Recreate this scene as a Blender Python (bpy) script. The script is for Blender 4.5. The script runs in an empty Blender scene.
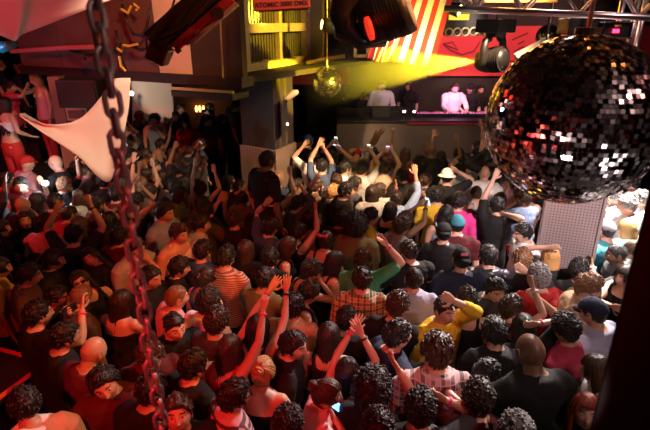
import bpy, bmesh, math, random
import numpy as np
from mathutils import Vector, Matrix, Euler
R = math.radians
random.seed(7)
scene = bpy.context.scene
COL = scene.collection

# ------------------------------------------------------------------ camera
F = 500.0; PITCH = R(21.3); CAMZ = 3.85
cam_d = bpy.data.cameras.new('camera'); cam = bpy.data.objects.new('camera', cam_d); COL.objects.link(cam)
cam.location = (0, 0, CAMZ); cam.rotation_euler = (math.pi/2 - PITCH, 0, 0)
cam_d.sensor_width = 36; cam_d.lens = F/650*36; cam_d.clip_start = .05
cam_d.dof.use_dof = True; cam_d.dof.focus_distance = 4.6; cam_d.dof.aperture_fstop = 2.2
scene.camera = cam
def ray(u, v):
    a, b = (u-325)/F, (215-v)/F
    return Vector((a, math.cos(PITCH)+b*math.sin(PITCH), -math.sin(PITCH)+b*math.cos(PITCH)))
def at_z(u, v, z):
    d = ray(u, v); return Vector((0, 0, CAMZ)) + d*((z-CAMZ)/d.z)
def at_y(u, v, y):
    d = ray(u, v); return Vector((0, 0, CAMZ)) + d*(y/d.y)

# ------------------------------------------------------------------ world, exposure, stage lights
scene.view_settings.view_transform = 'Standard'; scene.view_settings.look = 'None'
scene.view_settings.gamma = 1; scene.view_settings.exposure = 0.75
w = bpy.data.worlds.new('world'); scene.world = w; w.use_nodes = True
w.node_tree.nodes['Background'].inputs[0].default_value = (.5, .2, .13, 1)
w.node_tree.nodes['Background'].inputs[1].default_value = .003
def spot(name, loc, aim, energy, col, size=60, blend=.6, rad=.08):
    d = bpy.data.lights.new(name, 'SPOT'); d.energy = energy; d.color = col
    d.spot_size = R(size); d.spot_blend = blend; d.shadow_soft_size = rad
    o = bpy.data.objects.new(name, d); COL.objects.link(o); o.location = loc
    o.rotation_euler = (Vector(aim)-Vector(loc)).to_track_quat('-Z', 'Y').to_euler(); return o
def point(name, loc, energy, col, rad=.05):
    d = bpy.data.lights.new(name, 'POINT'); d.energy = energy; d.color = col; d.shadow_soft_size = rad
    o = bpy.data.objects.new(name, d); COL.objects.link(o); o.location = loc; return o
RED = (1, .025, .02); AMB = (1, .36, .10); WARM = (1, .62, .34); WHITE = (1, .86, .80)
spot('red_wash_light', (-2.2, -.6, 4.9), (-1.3, 2.75, 1.5), 430, RED, 48, .8)
spot('red_side_light', (-6.5, 3.0, 5.0), (-4.6, 7.0, 2.0), 360, RED, 64, .8)
spot('red_arm_light', (.6, -.6, 4.9), (-.3, 3.2, 1.7), 90, RED, 40, .8)
spot('amber_wash_light', (2.6, 2.2, 5.5), (-2.2, 4.1, 1.5), 470, (1, .30, .06), 40, .9)
spot('rim_light', (2.6, 6.6, 5.6), (.5, 3.2, 1.6), 850, WHITE, 50, .8)
spot('front_key_light', (3.0, .6, 5.4), (1.2, 3.2, 1.5), 125, (1, .66, .60), 46, .9)
spot('warm_stage_light', (2.6, 4.6, 5.6), (.4, 8.0, 1.7), 3000, WARM, 40, .9)
spot('middle_wash_light', (.3, 1.5, 5.8), (.3, 5.4, 1.6), 55, (1, .50, .26), 50, .9)
spot('white_spot_light', (4.3, 6.4, 6.0), (3.9, 5.4, 1.5), 8500, WHITE, 42, .8)
spot('white_edge_light', (4.8, 8.4, 5.6), (2.4, 4.0, 1.5), 3000, WHITE, 40, .8)
spot('pillar_light', (2.9, 1.2, 5.2), (2.3, 5.0, 1.9), 1150, (1, .80, .80), 26, .8)
spot('left_back_light', (-1.2, 5.0, 5.3), (-4.0, 10.5, 1.8), 260, (1, .40, .14), 56, .9)
spot('sail_light', (-1.0, 3.6, 4.9), (-2.8, 6.5, 2.7), 420, (1, .76, .52), 34, .8)
spot('rear_wall_light', (1.5, 1.0, 5.6), (1.8, -3, 3.5), 300, (1, .12, .10), 90, .9)  # added lamp: reddens the unseen rear wall for the ball's reflections
spot('chain_light', (1.2, .2, 4.6), (-.63, 1.5, 3.5), 22, (1, .55, .50), 40, .8)  # added lamp for the pale highlights on the chain
spot('added_ball_light', (.2, .5, 2.3), (1.31, 2.66, 3.3), 60, (1, .75, .72), 24, .4, .06)  # three lamps added below the ball to brighten its lower tiles
spot('added_ball_light', (2.4, 1.0, 1.9), (1.31, 2.66, 3.3), 50, (1, .85, .85), 28, .4, .08)
spot('added_ball_light', (-1.6, 1.6, 2.6), (1.31, 2.66, 3.3), 40, (1, .08, .06), 20, .4, .05)
spot('ledge_light', (1.4, 5.0, 4.4), (-1.5, 7.2, 2.95), 160, (1, .70, .02), 15, .6, .02)  # added spot that gives the ledge edge its yellow light
spot('flag_light', (1.9, 5.4, 3.0), (1.25, 7.3, 3.75), 150, (1, .66, .03), 34, .8, .03)  # added yellow wash on the flag, besides the beam
spot('sail_red_light', (-5.6, 3.6, 4.2), (-4.0, 6.4, 2.75), 90, (1, .04, .05), 26, .8)  # added lamp that reddens the left part of the sail
spot('canopy_light', (-3.6, 1.2, 2.9), (-3.4, 4.6, 4.8), 300, (1, .03, .06), 80, .9)
spot('terrace_panel_light', (-4.6, 9.6, 2.9), (-3.7, 11.4, 2.5), 60, (1, .75, .55), 42, .5)  # added spot to brighten the pale terrace fabric

# ------------------------------------------------------------------ materials
MATS = {}
def mat(name, col, rough=.6, metal=0, emit=None, es=0, bump=0, bscale=40, spec=.5, vary=0):
    if name in MATS: return MATS[name]
    m = bpy.data.materials.new(name); m.use_nodes = True; nt = m.node_tree; b = nt.nodes['Principled BSDF']
    b.inputs['Base Color'].default_value = (*col, 1); b.inputs['Roughness'].default_value = rough
    b.inputs['Metallic'].default_value = metal; b.inputs['Specular IOR Level'].default_value = spec
    if emit: b.inputs['Emission Color'].default_value = (*emit, 1); b.inputs['Emission Strength'].default_value = es
    if bump or vary:
        tc = nt.nodes.new('ShaderNodeTexCoord'); n = nt.nodes.new('ShaderNodeTexNoise'); n.inputs['Scale'].default_value = bscale
        n.inputs['Detail'].default_value = 4; nt.links.new(tc.outputs['Object'], n.inputs['Vector'])
    if bump:
        bp = nt.nodes.new('ShaderNodeBump'); bp.inputs['Strength'].default_value = bump; bp.inputs['Distance'].default_value = .02
        nt.links.new(n.outputs[0], bp.inputs['Height']); nt.links.new(bp.outputs[0], b.inputs['Normal'])
    if vary:
        mr = nt.nodes.new('ShaderNodeMapRange'); mr.inputs[3].default_value = 1-vary; mr.inputs[4].default_value = 1+vary
        hs = nt.nodes.new('ShaderNodeHueSaturation'); hs.inputs['Color'].default_value = (*col, 1)
        nt.links.new(n.outputs[0], mr.inputs[0]); nt.links.new(mr.outputs[0], hs.inputs['Value']); nt.links.new(hs.outputs[0], b.inputs['Base Color'])
    MATS[name] = m; return m
def hairmat(name, col, rough=.34):
    if name in MATS: return MATS[name]
    m = mat(name, col, rough); nt = m.node_tree; b = nt.nodes['Principled BSDF']
    tc = nt.nodes.new('ShaderNodeTexCoord'); mp = nt.nodes.new('ShaderNodeMapping'); mp.inputs['Scale'].default_value = (1, 1, .16)
    n = nt.nodes.new('ShaderNodeTexNoise'); n.inputs['Scale'].default_value = 150; n.inputs['Detail'].default_value = 3
    bp = nt.nodes.new('ShaderNodeBump'); bp.inputs['Strength'].default_value = .8; bp.inputs['Distance'].default_value = .006
    rp = nt.nodes.new('ShaderNodeMixRGB'); rp.inputs[1].default_value = (*[c*.6 for c in col], 1); rp.inputs[2].default_value = (*[min(1, c*1.7) for c in col], 1)
    nt.links.new(tc.outputs['Object'], mp.inputs[0]); nt.links.new(mp.outputs[0], n.inputs['Vector'])
    nt.links.new(n.outputs[0], bp.inputs['Height']); nt.links.new(bp.outputs[0], b.inputs['Normal'])
    nt.links.new(n.outputs[0], rp.inputs[0]); nt.links.new(rp.outputs[0], b.inputs['Base Color']); return m
def ramp_mat(name, stops, axis='Z', scale=1, wave='BANDS', rough=.7, const=True, coord='Object', bump=0):
    """cloth with stripes: wave texture along an axis into a colour ramp"""
    if name in MATS: return MATS[name]
    m = mat(name, stops[0][1], rough); nt = m.node_tree; b = nt.nodes['Principled BSDF']
    tc = nt.nodes.new('ShaderNodeTexCoord'); wv = nt.nodes.new('ShaderNodeTexWave'); wv.bands_direction = axis; wv.inputs['Scale'].default_value = scale
    cr = nt.nodes.new('ShaderNodeValToRGB'); cr.color_ramp.interpolation = 'CONSTANT' if const else 'LINEAR'
    e = cr.color_ramp.elements; e[0].position = stops[0][0]; e[0].color = (*stops[0][1], 1); e[1].position = stops[1][0]; e[1].color = (*stops[1][1], 1)
    nt.links.new(tc.outputs[coord], wv.inputs['Vector']); nt.links.new(wv.outputs['Fac'], cr.inputs[0]); nt.links.new(cr.outputs[0], b.inputs['Base Color'])
    return m
def plaid_mat(name, base, dark, line, sc=5.5):
    if name in MATS: return MATS[name]
    m = mat(name, base, .8); nt = m.node_tree; b = nt.nodes['Principled BSDF']; tc = nt.nodes.new('ShaderNodeTexCoord')
    def band(axis, scale, thr):
        wv = nt.nodes.new('ShaderNodeTexWave'); wv.bands_direction = axis; wv.inputs['Scale'].default_value = scale
        g = nt.nodes.new('ShaderNodeMath'); g.operation = 'GREATER_THAN'; g.inputs[1].default_value = thr
        nt.links.new(tc.outputs['Object'], wv.inputs['Vector']); nt.links.new(wv.outputs['Fac'], g.inputs[0]); return g.outputs[0]
    cur = None
    for ax, sca, thr, col, f in (('X', sc, .55, dark, .65), ('Z', sc, .55, dark, .65), ('X', sc*2, .93, line, .7), ('Z', sc*2, .93, line, .7)):
        o = band(ax, sca, thr); mx = nt.nodes.new('ShaderNodeMixRGB'); mx.inputs[2].default_value = (*col, 1)
        mu = nt.nodes.new('ShaderNodeMath'); mu.operation = 'MULTIPLY'; mu.inputs[1].default_value = f
        nt.links.new(o, mu.inputs[0]); nt.links.new(mu.outputs[0], mx.inputs[0])
        if cur: nt.links.new(cur, mx.inputs[1])
        else: mx.inputs[1].default_value = (*base, 1)
        cur = mx.outputs[0]
    nt.links.new(cur, b.inputs['Base Color']); return m
def perf_mat(name, base, hole, scale=40, rough=.45, metal=.6, coord='Object', thr=.3):
    """perforated grille: round holes on a staggered grid (voronoi with no randomness)"""
    if name in MATS: return MATS[name]
    m = mat(name, base, rough, metal); nt = m.node_tree; b = nt.nodes['Principled BSDF']
    tc = nt.nodes.new('ShaderNodeTexCoord'); v = nt.nodes.new('ShaderNodeTexVoronoi'); v.inputs['Scale'].default_value = scale; v.inputs['Randomness'].default_value = 0
    g = nt.nodes.new('ShaderNodeMath'); g.operation = 'LESS_THAN'; g.inputs[1].default_value = thr
    mx = nt.nodes.new('ShaderNodeMixRGB'); mx.inputs[1].default_value = (*base, 1); mx.inputs[2].default_value = (*hole, 1)
    mt = nt.nodes.new('ShaderNodeMath'); mt.operation = 'MULTIPLY_ADD'; mt.inputs[1].default_value = -metal; mt.inputs[2].default_value = metal
    nt.links.new(tc.outputs[coord], v.inputs['Vector']); nt.links.new(v.outputs['Distance'], g.inputs[0]); nt.links.new(g.outputs[0], mx.inputs[0])
    nt.links.new(mx.outputs[0], b.inputs['Base Color']); nt.links.new(g.outputs[0], mt.inputs[0]); nt.links.new(mt.outputs[0], b.inputs['Metallic']); return m

# ------------------------------------------------------------------ mesh helpers
class MB:
    def __init__(s): s.v = []; s.f = []; s.m = []
    def add(s, v, f, mi=0, M=None):
        o = len(s.v)
        if M is not None: v = [tuple(M @ Vector(p)) for p in v]
        s.v += [tuple(p) for p in v]; s.f += [tuple(i+o for i in q) for q in f]; s.m += [mi]*len(f); return s
    def box(s, c, d, M=None, mi=0):
        x, y, z = c; a, b, h = d[0]/2, d[1]/2, d[2]/2
        v = [(x+i*a, y+j*b, z+k*h) for i in (-1, 1) for j in (-1, 1) for k in (-1, 1)]
        return s.add(v, [(0, 1, 3, 2), (4, 6, 7, 5), (0, 4, 5, 1), (2, 3, 7, 6), (0, 2, 6, 4), (1, 5, 7, 3)], mi, M)
    def prism(s, pts, n, t, mi=0, M=None):
        """extrude polygon pts (3-D) by thickness t along n"""
        n = Vector(n).normalized()*t; k = len(pts); v = [Vector(p) for p in pts]+[Vector(p)+n for p in pts]
        return s.add(v, [tuple(range(k))[::-1], tuple(range(k, 2*k))]+[(i, (i+1) % k, k+(i+1) % k, k+i) for i in range(k)], mi, M)
    def loft(s, rings, mi=0, M=None, closed=False):
        n = len(rings[0]); v = [p for r in rings for p in r]; f = []
        K = len(rings)
        for i in range(K if closed else K-1):
            a, b = i*n, ((i+1) % K)*n
            f += [(a+j, a+(j+1) % n, b+(j+1) % n, b+j) for j in range(n)]
        if not closed: f += [tuple(range(n))[::-1], tuple(range((K-1)*n, K*n))]
        return s.add(v, f, mi, M)
    def tube(s, path, rad, n=8, mi=0, M=None, flat=1.0, up=None, closed=False):
        P = [Vector(p) for p in path]; K = len(P)
        if not hasattr(rad, '__len__'): rad = [rad]*K
        rings = []; u = Vector(up) if up else None
        for i in range(K):
            if closed: t = P[(i+1) % K]-P[i-1]
            else: t = P[min(i+1, K-1)]-P[max(i-1, 0)]
            if t.length < 1e-9: t = Vector((0, 0, 1))
            t.normalize()
            if u is None: u = Vector((0, 0, 1)) if abs(t.z) < .9 else Vector((1, 0, 0))
            a = (u-t*u.dot(t))
            if a.length < 1e-4: a = t.orthogonal()
            a.normalize(); b = t.cross(a); u = a
            rings.append([P[i]+a*(math.cos(q)*rad[i]*flat)+b*(math.sin(q)*rad[i]) for q in [2*math.pi*j/n for j in range(n)]])
        return s.loft(rings, mi, M, closed)
    def ell(s, c, r, nu=14, nv=9, mi=0, M=None):
        v = [(c[0], c[1], c[2]+r[2])]; f = []
        for i in range(1, nv):
            a = math.pi*i/nv
            for j in range(nu):
                b = 2*math.pi*j/nu; v.append((c[0]+r[0]*math.sin(a)*math.cos(b), c[1]+r[1]*math.sin(a)*math.sin(b), c[2]+r[2]*math.cos(a)))
        v.append((c[0], c[1], c[2]-r[2])); L = len(v)-1
        f += [(0, 1+j, 1+(j+1) % nu) for j in range(nu)]
        for i in range(nv-2):
            a = 1+i*nu; f += [(a+j, a+nu+j, a+nu+(j+1) % nu, a+(j+1) % nu) for j in range(nu)]
        a = 1+(nv-2)*nu; f += [(a+j, L, a+(j+1) % nu) for j in range(nu)]
        return s.add(v, f, mi, M)
    def cyl(s, a, b, r, n=16, mi=0, r2=None): return s.tube([a, b], [r, r if r2 is None else r2], n, mi)
    def mesh(s, name, mats, smooth=False):
        me = bpy.data.meshes.new(name); me.from_pydata(s.v, [], s.f)
        for m in (mats if isinstance(mats, (list, tuple)) else [mats]): me.materials.append(m)
        if any(s.m): me.polygons.foreach_set('material_index', s.m)
        if smooth: me.polygons.foreach_set('use_smooth', [True]*len(s.f))
        bm = bmesh.new(); bm.from_mesh(me); bmesh.ops.recalc_face_normals(bm, faces=bm.faces); bm.to_mesh(me); bm.free(); return me
    def obj(s, name, mats, parent=None, smooth=False, bevel=0):
        o = bpy.data.objects.new(name, s.mesh(name, mats, smooth)); COL.objects.link(o); o.parent = parent
        if bevel:
            b = o.modifiers.new('bevel', 'BEVEL'); b.width = bevel; b.segments = 2; b.limit_method = 'ANGLE'
        return o
def tag(o, label=None, cat=None, group=None, kind=None):
    for k, v in (('label', label), ('category', cat), ('group', group), ('kind', kind)):
        if v: o[k] = v
    return o
def empty(name, loc=(0, 0, 0), rz=0, rot=None):
    o = bpy.data.objects.new(name, None); COL.objects.link(o); o.location = loc; o.rotation_euler = rot or (0, 0, rz); o.empty_display_size = .1; return o
def local(o): 
    return Matrix.LocRotScale(o.location, o.rotation_euler, o.scale).inverted()
# ================================================================== ROOM
DARK = mat('dark_paint', (.030, .018, .016), .8, bump=.2, bscale=6); BLK = mat('matt_black', (.012, .011, .011), .6); BLKP = mat('black_plastic', (.014, .013, .014), .38, bump=.1, bscale=60)
CHROME = mat('aluminium', (.75, .70, .70), .28, 1); 
def struct(o): o['kind'] = 'structure'; return o
def slab(name, a, b, m, bevel=0):
    c = [(a[i]+b[i])/2 for i in range(3)]; d = [abs(b[i]-a[i]) for i in range(3)]; return struct(MB().box(c, d).obj(name, m, bevel=bevel))
slab('floor', (-9, -3, -.12), (8, 15, 0), mat('club_floor', (.02, .015, .014), .5, bump=.2, bscale=8))
slab('ceiling', (-9, -3, 6.2), (8, 15, 6.35), mat('ceiling_paint', (.018, .013, .012), .9))
slab('wall_back', (-9, 14.2, 0), (8, 14.4, 6.2), mat('back_wall_paint', (.035, .020, .012), .85, vary=.3, bscale=2))
slab('wall_left', (-9.2, -3, 0), (-9, 14.4, 6.2), DARK); slab('wall_right', (8, -3, 0), (8.2, 14.4, 6.2), DARK); slab('wall_front', (-9.2, -3.2, 0), (8.2, -3, 6.2), mat('maroon_wall_paint', (.20, .06, .05), .8, vary=.4, bscale=2))
slab('wall_stage', (-.45, 12.0, 0), (8, 12.15, 6.2), mat('stage_wall_paint', (.022, .016, .012), .8, bump=.3, bscale=3))
slab('trim_stage_side', (-.45, 12.1, 0), (-.30, 14.2, 6.2), DARK)
# ---- balcony box: fascia panels, soffit, lit ledge
A = at_z(18, 72, 3.0); Bp = at_z(243, 86, 3.0); Bp.z = A.z = 3.0; ax = (Bp-A).normalized(); nrm = Vector((ax.y, -ax.x, 0))   # nrm faces the camera
if nrm.y > 0: nrm = -nrm
def on_line(u):
    """distance along the fascia where image column u meets it (at the horizon)"""
    d = ray(u, 60); n = nrm; t = (A-CAM_).dot(n)/d.dot(n); p = CAM_+d*t; return (p-A).dot(ax)
CAM_ = Vector((0, 0, CAMZ))
def panel(name, u0, u1, z0, z1, m, dep=.12, off=0, struct_=True):
    s0, s1 = on_line(u0), on_line(u1); P = [A+ax*s0-nrm*dep+nrm*off, A+ax*s1-nrm*dep+nrm*off]; pts = [(P[0].x, P[0].y, z0), (P[1].x, P[1].y, z0), (P[1].x, P[1].y, z1), (P[0].x, P[0].y, z1)]
    o = MB().prism(pts, nrm, dep).obj(name, m)
    return struct(o) if struct_ else o
REDBR = mat('red_brown_fascia', (.11, .055, .05), .7, vary=.25, bscale=1.6); CREAM = mat('cream_soffit', (.62, .50, .46), .8, bump=.1, bscale=5)
prev = 21
for i, u1 in enumerate((62, 118, 158)):
    panel('wall_balcony_fascia', prev, u1-.6, 3.12, 5.6, REDBR); prev = u1
panel('wall_balcony_fascia', 158.5, 191, 3.12, 5.6, CREAM); panel('wall_balcony_fascia', 191.5, 242, 3.06, 5.6, mat('dark_brown_panel', (.035, .018, .012), .7, vary=.2, bscale=3))
panel('trim_balcony_beam', 21, 243, 2.98, 3.12, mat('beam_black', (.02, .012, .012), .6), dep=.3, off=.06)
# yellow-edged ledge projecting below the dark panel
LED = mat('ledge_wood', (.40, .30, .16), .6, bump=.2, bscale=12)
s0, s1 = on_line(182), on_line(243); led = MB(); 
for z, t in ((2.93, .035),): 
    p0, p1 = A+ax*s0+nrm*.25, A+ax*s1+nrm*.25; led.prism([(p0.x, p0.y, z), (p1.x, p1.y, z), (p1.x, p1.y, z+t), (p0.x, p0.y, z+t)], nrm, .04)
struct(led.obj('trim_ledge', LED))
slab2 = MB(); p0, p1 = A+ax*s0-nrm*.1, A+ax*s1-nrm*.1
slab2.prism([(p0.x, p0.y, 2.84), (p1.x, p1.y, 2.84), (p1.x, p1.y, 2.92), (p0.x, p0.y, 2.92)], nrm, .40); struct(slab2.obj('trim_ledge_underside', BLK))
# soffit (ceiling under the balcony)
so = MB(); q0, q1 = A+ax*(on_line(21))-nrm*.1, Bp-nrm*.1; bk = -nrm*5.2
so.prism([(q0.x, q0.y, 3.02), (q1.x, q1.y, 3.02), (q1.x+bk.x+.6, q1.y+bk.y, 3.02), (q0.x+bk.x, q0.y+bk.y, 3.02)], (0, 0, 1), .08); struct(so.obj('ceiling_balcony_soffit', DARK))
# far wall details under the balcony
slab('floor_far_terrace', (-9, 10.0, 0), (-2.3, 14.2, .30), mat('terrace_floor', (.03, .02, .02), .6))
slab('trim_terrace_wall', (-6.6, 13.9, .3), (-4.7, 14.2, 3.0), mat('terrace_plaster', (.20, .10, .08), .8))
# ---- the window box: timber-framed lattice window on the side of the balcony, receding from Bp
W0 = at_z(239, 72, 3.10); W1 = at_z(305, 61.5, 3.10); wx = (W1-W0).normalized(); wn = Vector((wx.y, -wx.x, 0)); wl = (W1-W0).length
WOOD = mat('timber_frame', (.62, .48, .28), .55, bump=.6, bscale=22, vary=.35); PANEW = ramp_mat('slatted_pane', [(0, (.20, .16, .10)), (.62, (.07, .055, .03))], 'X', 9, const=False)
def wbar(m, s0, s1, z0, z1, t=.09, o=0): 
    a, b = W0+wx*s0+wn*o, W0+wx*s1+wn*o; m.prism([(a.x, a.y, z0), (b.x, b.y, z0), (b.x, b.y, z1), (a.x, a.y, z1)], wn, t)
wtop = 5.6; wr = tag(empty('window_1', W0), None); wr['kind'] = 'structure'
fr = MB(); wbar(fr, 0, .17, 3.08, wtop, .12); wbar(fr, wl-.16, wl, 3.08, wtop, .12); wbar(fr, 0, wl, 3.08, 3.22, .13); wbar(fr, 0, wl, 3.66, 3.80, .11); wbar(fr, 0, wl, 4.9, 5.04, .11); wbar(fr, wl*.50, wl*.50+.09, 3.2, wtop, .10)
o = fr.obj('window_frame', WOOD, None, bevel=.008); o.parent = wr; o.matrix_parent_inverse = wr.matrix_basis.inverted()
pn = MB(); wbar(pn, 0, wl, 3.1, wtop, .03, -.04)
for k in range(1, 26): wbar(pn, wl*k/26-.012, wl*k/26+.012, 3.1, wtop, .022, -.01)
o = pn.obj('pane', mat('weathered_slats', (.13, .11, .07), .55, bump=.5, bscale=20, vary=.5), None); o.parent = wr; o.matrix_parent_inverse = wr.matrix_basis.inverted()
un = MB(); un.prism([(W0.x, W0.y, 3.02), (W1.x, W1.y, 3.02), (W1.x-1.2, W1.y+1.0, 3.02), (W0.x-1.0, W0.y+.9, 3.02)], (0, 0, 1), .07); struct(un.obj('ceiling_window_box', BLK))
# pale post beyond the window
p0, p1 = at_y(307, 40, 10.35), at_y(325, 40, 10.35); slab('trim_pale_post', (p0.x, 10.35, 3.12), (p1.x, 10.5, 6.2), mat('pale_post', (.50, .42, .26), .7))
# ---- square column with perforated base
cL, cM, cR = at_y(243, 150, 8.75), at_y(275, 150, 8.35), at_y(294, 150, 8.95)
def quad_col(name, z0, z1, m, grow=0):
    a, b, c = [Vector((p.x, p.y, 0)) for p in (cL, cM, cR)]; d = a+(c-b); ctr = (a+c)/2; P = [q+(q-ctr).normalized()*grow for q in (a, b, c, d)]
    return MB().prism([(q.x, q.y, z0) for q in P], (0, 0, 1), z1-z0).obj(name, m)
COLM = mat('column_paint', (.028, .020, .016), .45, bump=.15, bscale=10)
struct(quad_col('wall_column', 1.78, 3.04, COLM))
GR = perf_mat('perforated_steel', (.34, .25, .20), (.02, .015, .012), 48, thr=.30)
struct(quad_col('wall_column_base', 0, 1.78, GR, .05))
cst = MB(); n_ = (cR-cM).normalized(); 
for f in (.30, .62): q = cM+n_*f*(cR-cM).length; cst.box((q.x, q.y-.02, 2.4), (.03, .03, 1.24))
struct(cst.obj('trim_column', mat('column_strip', (.07, .055, .04), .4)))
st = slab('trim_guard_step', (-1.55, 7.35, 0), (-.35, 8.2, .62), mat('step_black', (.02, .018, .018), .5))
slab('wall_spill_block', (-1.05, 9.3, 0), (-.92, 14.2, 6.2), DARK)  # added unseen wall behind the column, stops the beam spilling left
# ---- DJ booth front and stage
slab('floor_stage', (-.1, 10.3, 0), (8, 12.0, 1.02), mat('stage_black', (.014, .013, .013), .6))
# ================================================================== PEOPLE
def ico(level):
    bm = bmesh.new(); bmesh.ops.create_icosphere(bm, subdivisions=level, radius=1)
    D = np.array([v.co[:] for v in bm.verts]); Fc = [tuple(v.index for v in f.verts) for f in bm.faces]; bm.free()
    return D/np.linalg.norm(D, axis=1)[:, None], Fc
ICO4, ICO5 = ico(4), ico(5)
def headshape(D):
    x, y, z = D[:, 0]*.077, D[:, 1]*.097, D[:, 2]*.110
    t = np.clip(-z/.115, 0, 1); x = x*(1-.34*t**1.5)
    y = np.where(y < 0, y*(1-.30*t), y*(1-.05*t)); y = np.where((y < 0) & (z > 0), y*1.04, y)
    f = np.clip(y/.05, 0, 1); g = lambda a, b: np.exp(-(a/b)**2)
    ax = np.abs(x)
    y = y+f*(.011*g(x, .028)*g(z+.100, .018)+.023*g(x, .0125)*g(z+.026, .015)+.011*g(x, .010)*g(z-.002, .02)
             - .008*g(ax-.032, .014)*g(z-.011, .011)+.005*g(ax-.030, .025)*g(z-.034, .008)+.007*g(x, .021)*g(z+.060, .009)
             - .003*g(x, .02)*g(z+.078, .006)+.004*g(ax-.042, .015)*g(z+.018, .018))
    return np.stack([x, y, z], 1)
HC = np.array([0, .018, .106])
def noise3(P, fr, seed):
    r = np.random.RandomState(seed); o = np.zeros(len(P))
    for k in range(6):
        d = r.normal(size=3); d /= np.linalg.norm(d); q = r.normal(size=3); q /= np.linalg.norm(q)
        o += np.sin((P@d)*fr*(.7+.25*k)+r.uniform(0, 6)+1.5*np.sin((P@q)*fr*.8+r.uniform(0, 6)))
    return o/3.2
def hairline(D, low=-.078, front=.058):
    P = headshape(D); phi = np.degrees(np.arctan2(np.abs(D[:, 0]), D[:, 1]))
    zl = np.interp(phi, [0, 32, 52, 68, 82, 92, 108, 135, 180], [front, front-.002, .036, .012, -.022, -.012, -.030, low+.015, low])
    return P, np.clip((P[:, 2]-zl)/.010, 0, 1), phi
# materials of the head mesh: 0 skin, 1 dark brow, 2 lips, 3 eye white, 4 iris
def head_template():
    D, Fc = ICO5; P = headshape(D)+HC; C = P[[list(f) for f in Fc]].mean(1)-HC; mi = np.zeros(len(Fc), int)
    front = C[:, 1] > .04; ax = np.abs(C[:, 0])
    mi[front & (np.abs(C[:, 2]+.061) < .0075) & (ax < .023)] = 2
    mi[front & (ax > .014) & (ax < .050) & (np.abs(C[:, 2]-(.036-.10*np.abs(ax-.034))) < .0036)] = 1
    m = MB(); m.add(P.tolist(), Fc); m.m = mi.tolist()
    for s in (-1, 1):
        m.ell((s*.031, .018+.0795, .106+.011), (.0125, .0095, .0075), 10, 6, 3)
        m.ell((s*.031, .018+.0865, .106+.011), (.0058, .0042, .0058), 8, 5, 4)
        M = Matrix.Translation((s*.076, .012, .102)) @ Matrix.Rotation(s*R(18), 4, 'Z')
        m.ell((0, 0, 0), (.010, .019, .031), 10, 7, 0, M)
        m.tube([(s*.082, .012+.017*math.sin(a), .104+.029*math.cos(a)) for a in [k*math.pi/4 for k in range(-3, 5)]], .0045, 6, 0)
    return m
HEAD = head_template()
def hand_template(pose, side):
    """side +1: thumb towards +X"""
    m = MB(); c, sp = dict(open=(8, 11), relaxed=(32, 4), fist=(88, 0), point=(85, 0), horns=(85, 3), peace=(85, 4), hold=(50, 2), flat=(6, 2), wave=(18, 9))[pose]
    rings = []
    for z, a, b, yo in ((0, .024, .019, 0), (.02, .030, .017, 0), (.05, .039, .015, .001), (.08, .043, .0135, .001), (.096, .038, .010, .002)):
        rings.append([(side*a*math.cos(q), yo+b*math.sin(q), z) for q in [2*math.pi*k/12 for k in range(12)]])
    m.loft(rings)
    for k, (x, L) in enumerate(((.029, .074), (.010, .083), (-.009, .077), (-.027, .060))):
        ck = c
        if pose == 'point' and k == 0 or pose == 'horns' and k in (0, 3) or pose == 'peace' and k in (0, 1): ck = 6
        s = R(sp)*(x/.028)*1.0; p = Vector((side*x, .002, .080)); a = R(ck*.25); pts = [p-Vector((0, 0, .02)), p]
        p = p+Vector((side*math.sin(s)*.01, 0, .012)); pts.append(p)
        for j, l in enumerate((.45, .31, .24)):
            d = Vector((side*math.sin(s)*math.cos(a), math.sin(a), math.cos(a)*math.cos(s)))
            p = p+d*L*l*.92; pts.append(p); a += R(ck)
        m.tube(pts, [.009, .0095, .0095, .009, .008, .0062], 8)
    th = {'fist': (.25, .75, .6), 'hold': (.45, .75, .5), 'point': (.25, .75, .6), 'horns': (.2, .8, .6), 'peace': (.2, .8, .6)}.get(pose, (.8, .25, .58))
    d = Vector((side*th[0], th[1], th[2])).normalized(); p = Vector((side*.024, .002, .022)); b = Vector((-side*.15 if th[1] > .5 else side*.1, .1, .9)).normalized()
    m.tube([p, p+d*.030, p+d*.050+b*.006, p+d*.060+b*.026, p+d*.064+b*.040], [.013, .0125, .011, .010, .007], 8)
    return m

# ---- batch evaluation of remesh modifiers
def mb_arrays(m): return (m.v, m.f)
def remesh_batch(jobs):
    """jobs: list of (MB, voxel, smooth iterations) -> list of (verts Nx3, faces list, normals)"""
    sc = bpy.data.scenes.new('work'); obs = []
    for m, vx, it in jobs:
        me = bpy.data.meshes.new('work'); me.from_pydata(m.v, [], m.f); o = bpy.data.objects.new('work', me); sc.collection.objects.link(o)
        r = o.modifiers.new('r', 'REMESH'); r.mode = 'VOXEL'; r.voxel_size = vx
        if it: s = o.modifiers.new('s', 'SMOOTH'); s.factor = .5; s.iterations = it
        obs.append(o)
    vl = sc.view_layers[0]; vl.update(); dg = vl.depsgraph; out = []
    for o in obs:
        ev = o.evaluated_get(dg); me = ev.to_mesh(); n = len(me.vertices)
        v = np.empty(n*3); me.vertices.foreach_get('co', v); no = np.empty(n*3); me.vertex_normals.foreach_get('vector', no)
        ls = np.empty(len(me.loops), int); me.loops.foreach_get('vertex_index', ls)
        st = np.empty(len(me.polygons), int); me.polygons.foreach_get('loop_start', st); lt = np.empty(len(me.polygons), int); me.polygons.foreach_get('loop_total', lt)
        ev.to_mesh_clear(); out.append((v.reshape(-1, 3), ls, st, lt, no.reshape(-1, 3)))
    for o in obs: me = o.data; bpy.data.objects.remove(o); bpy.data.meshes.remove(me)
    bpy.data.scenes.remove(sc); return out
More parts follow.
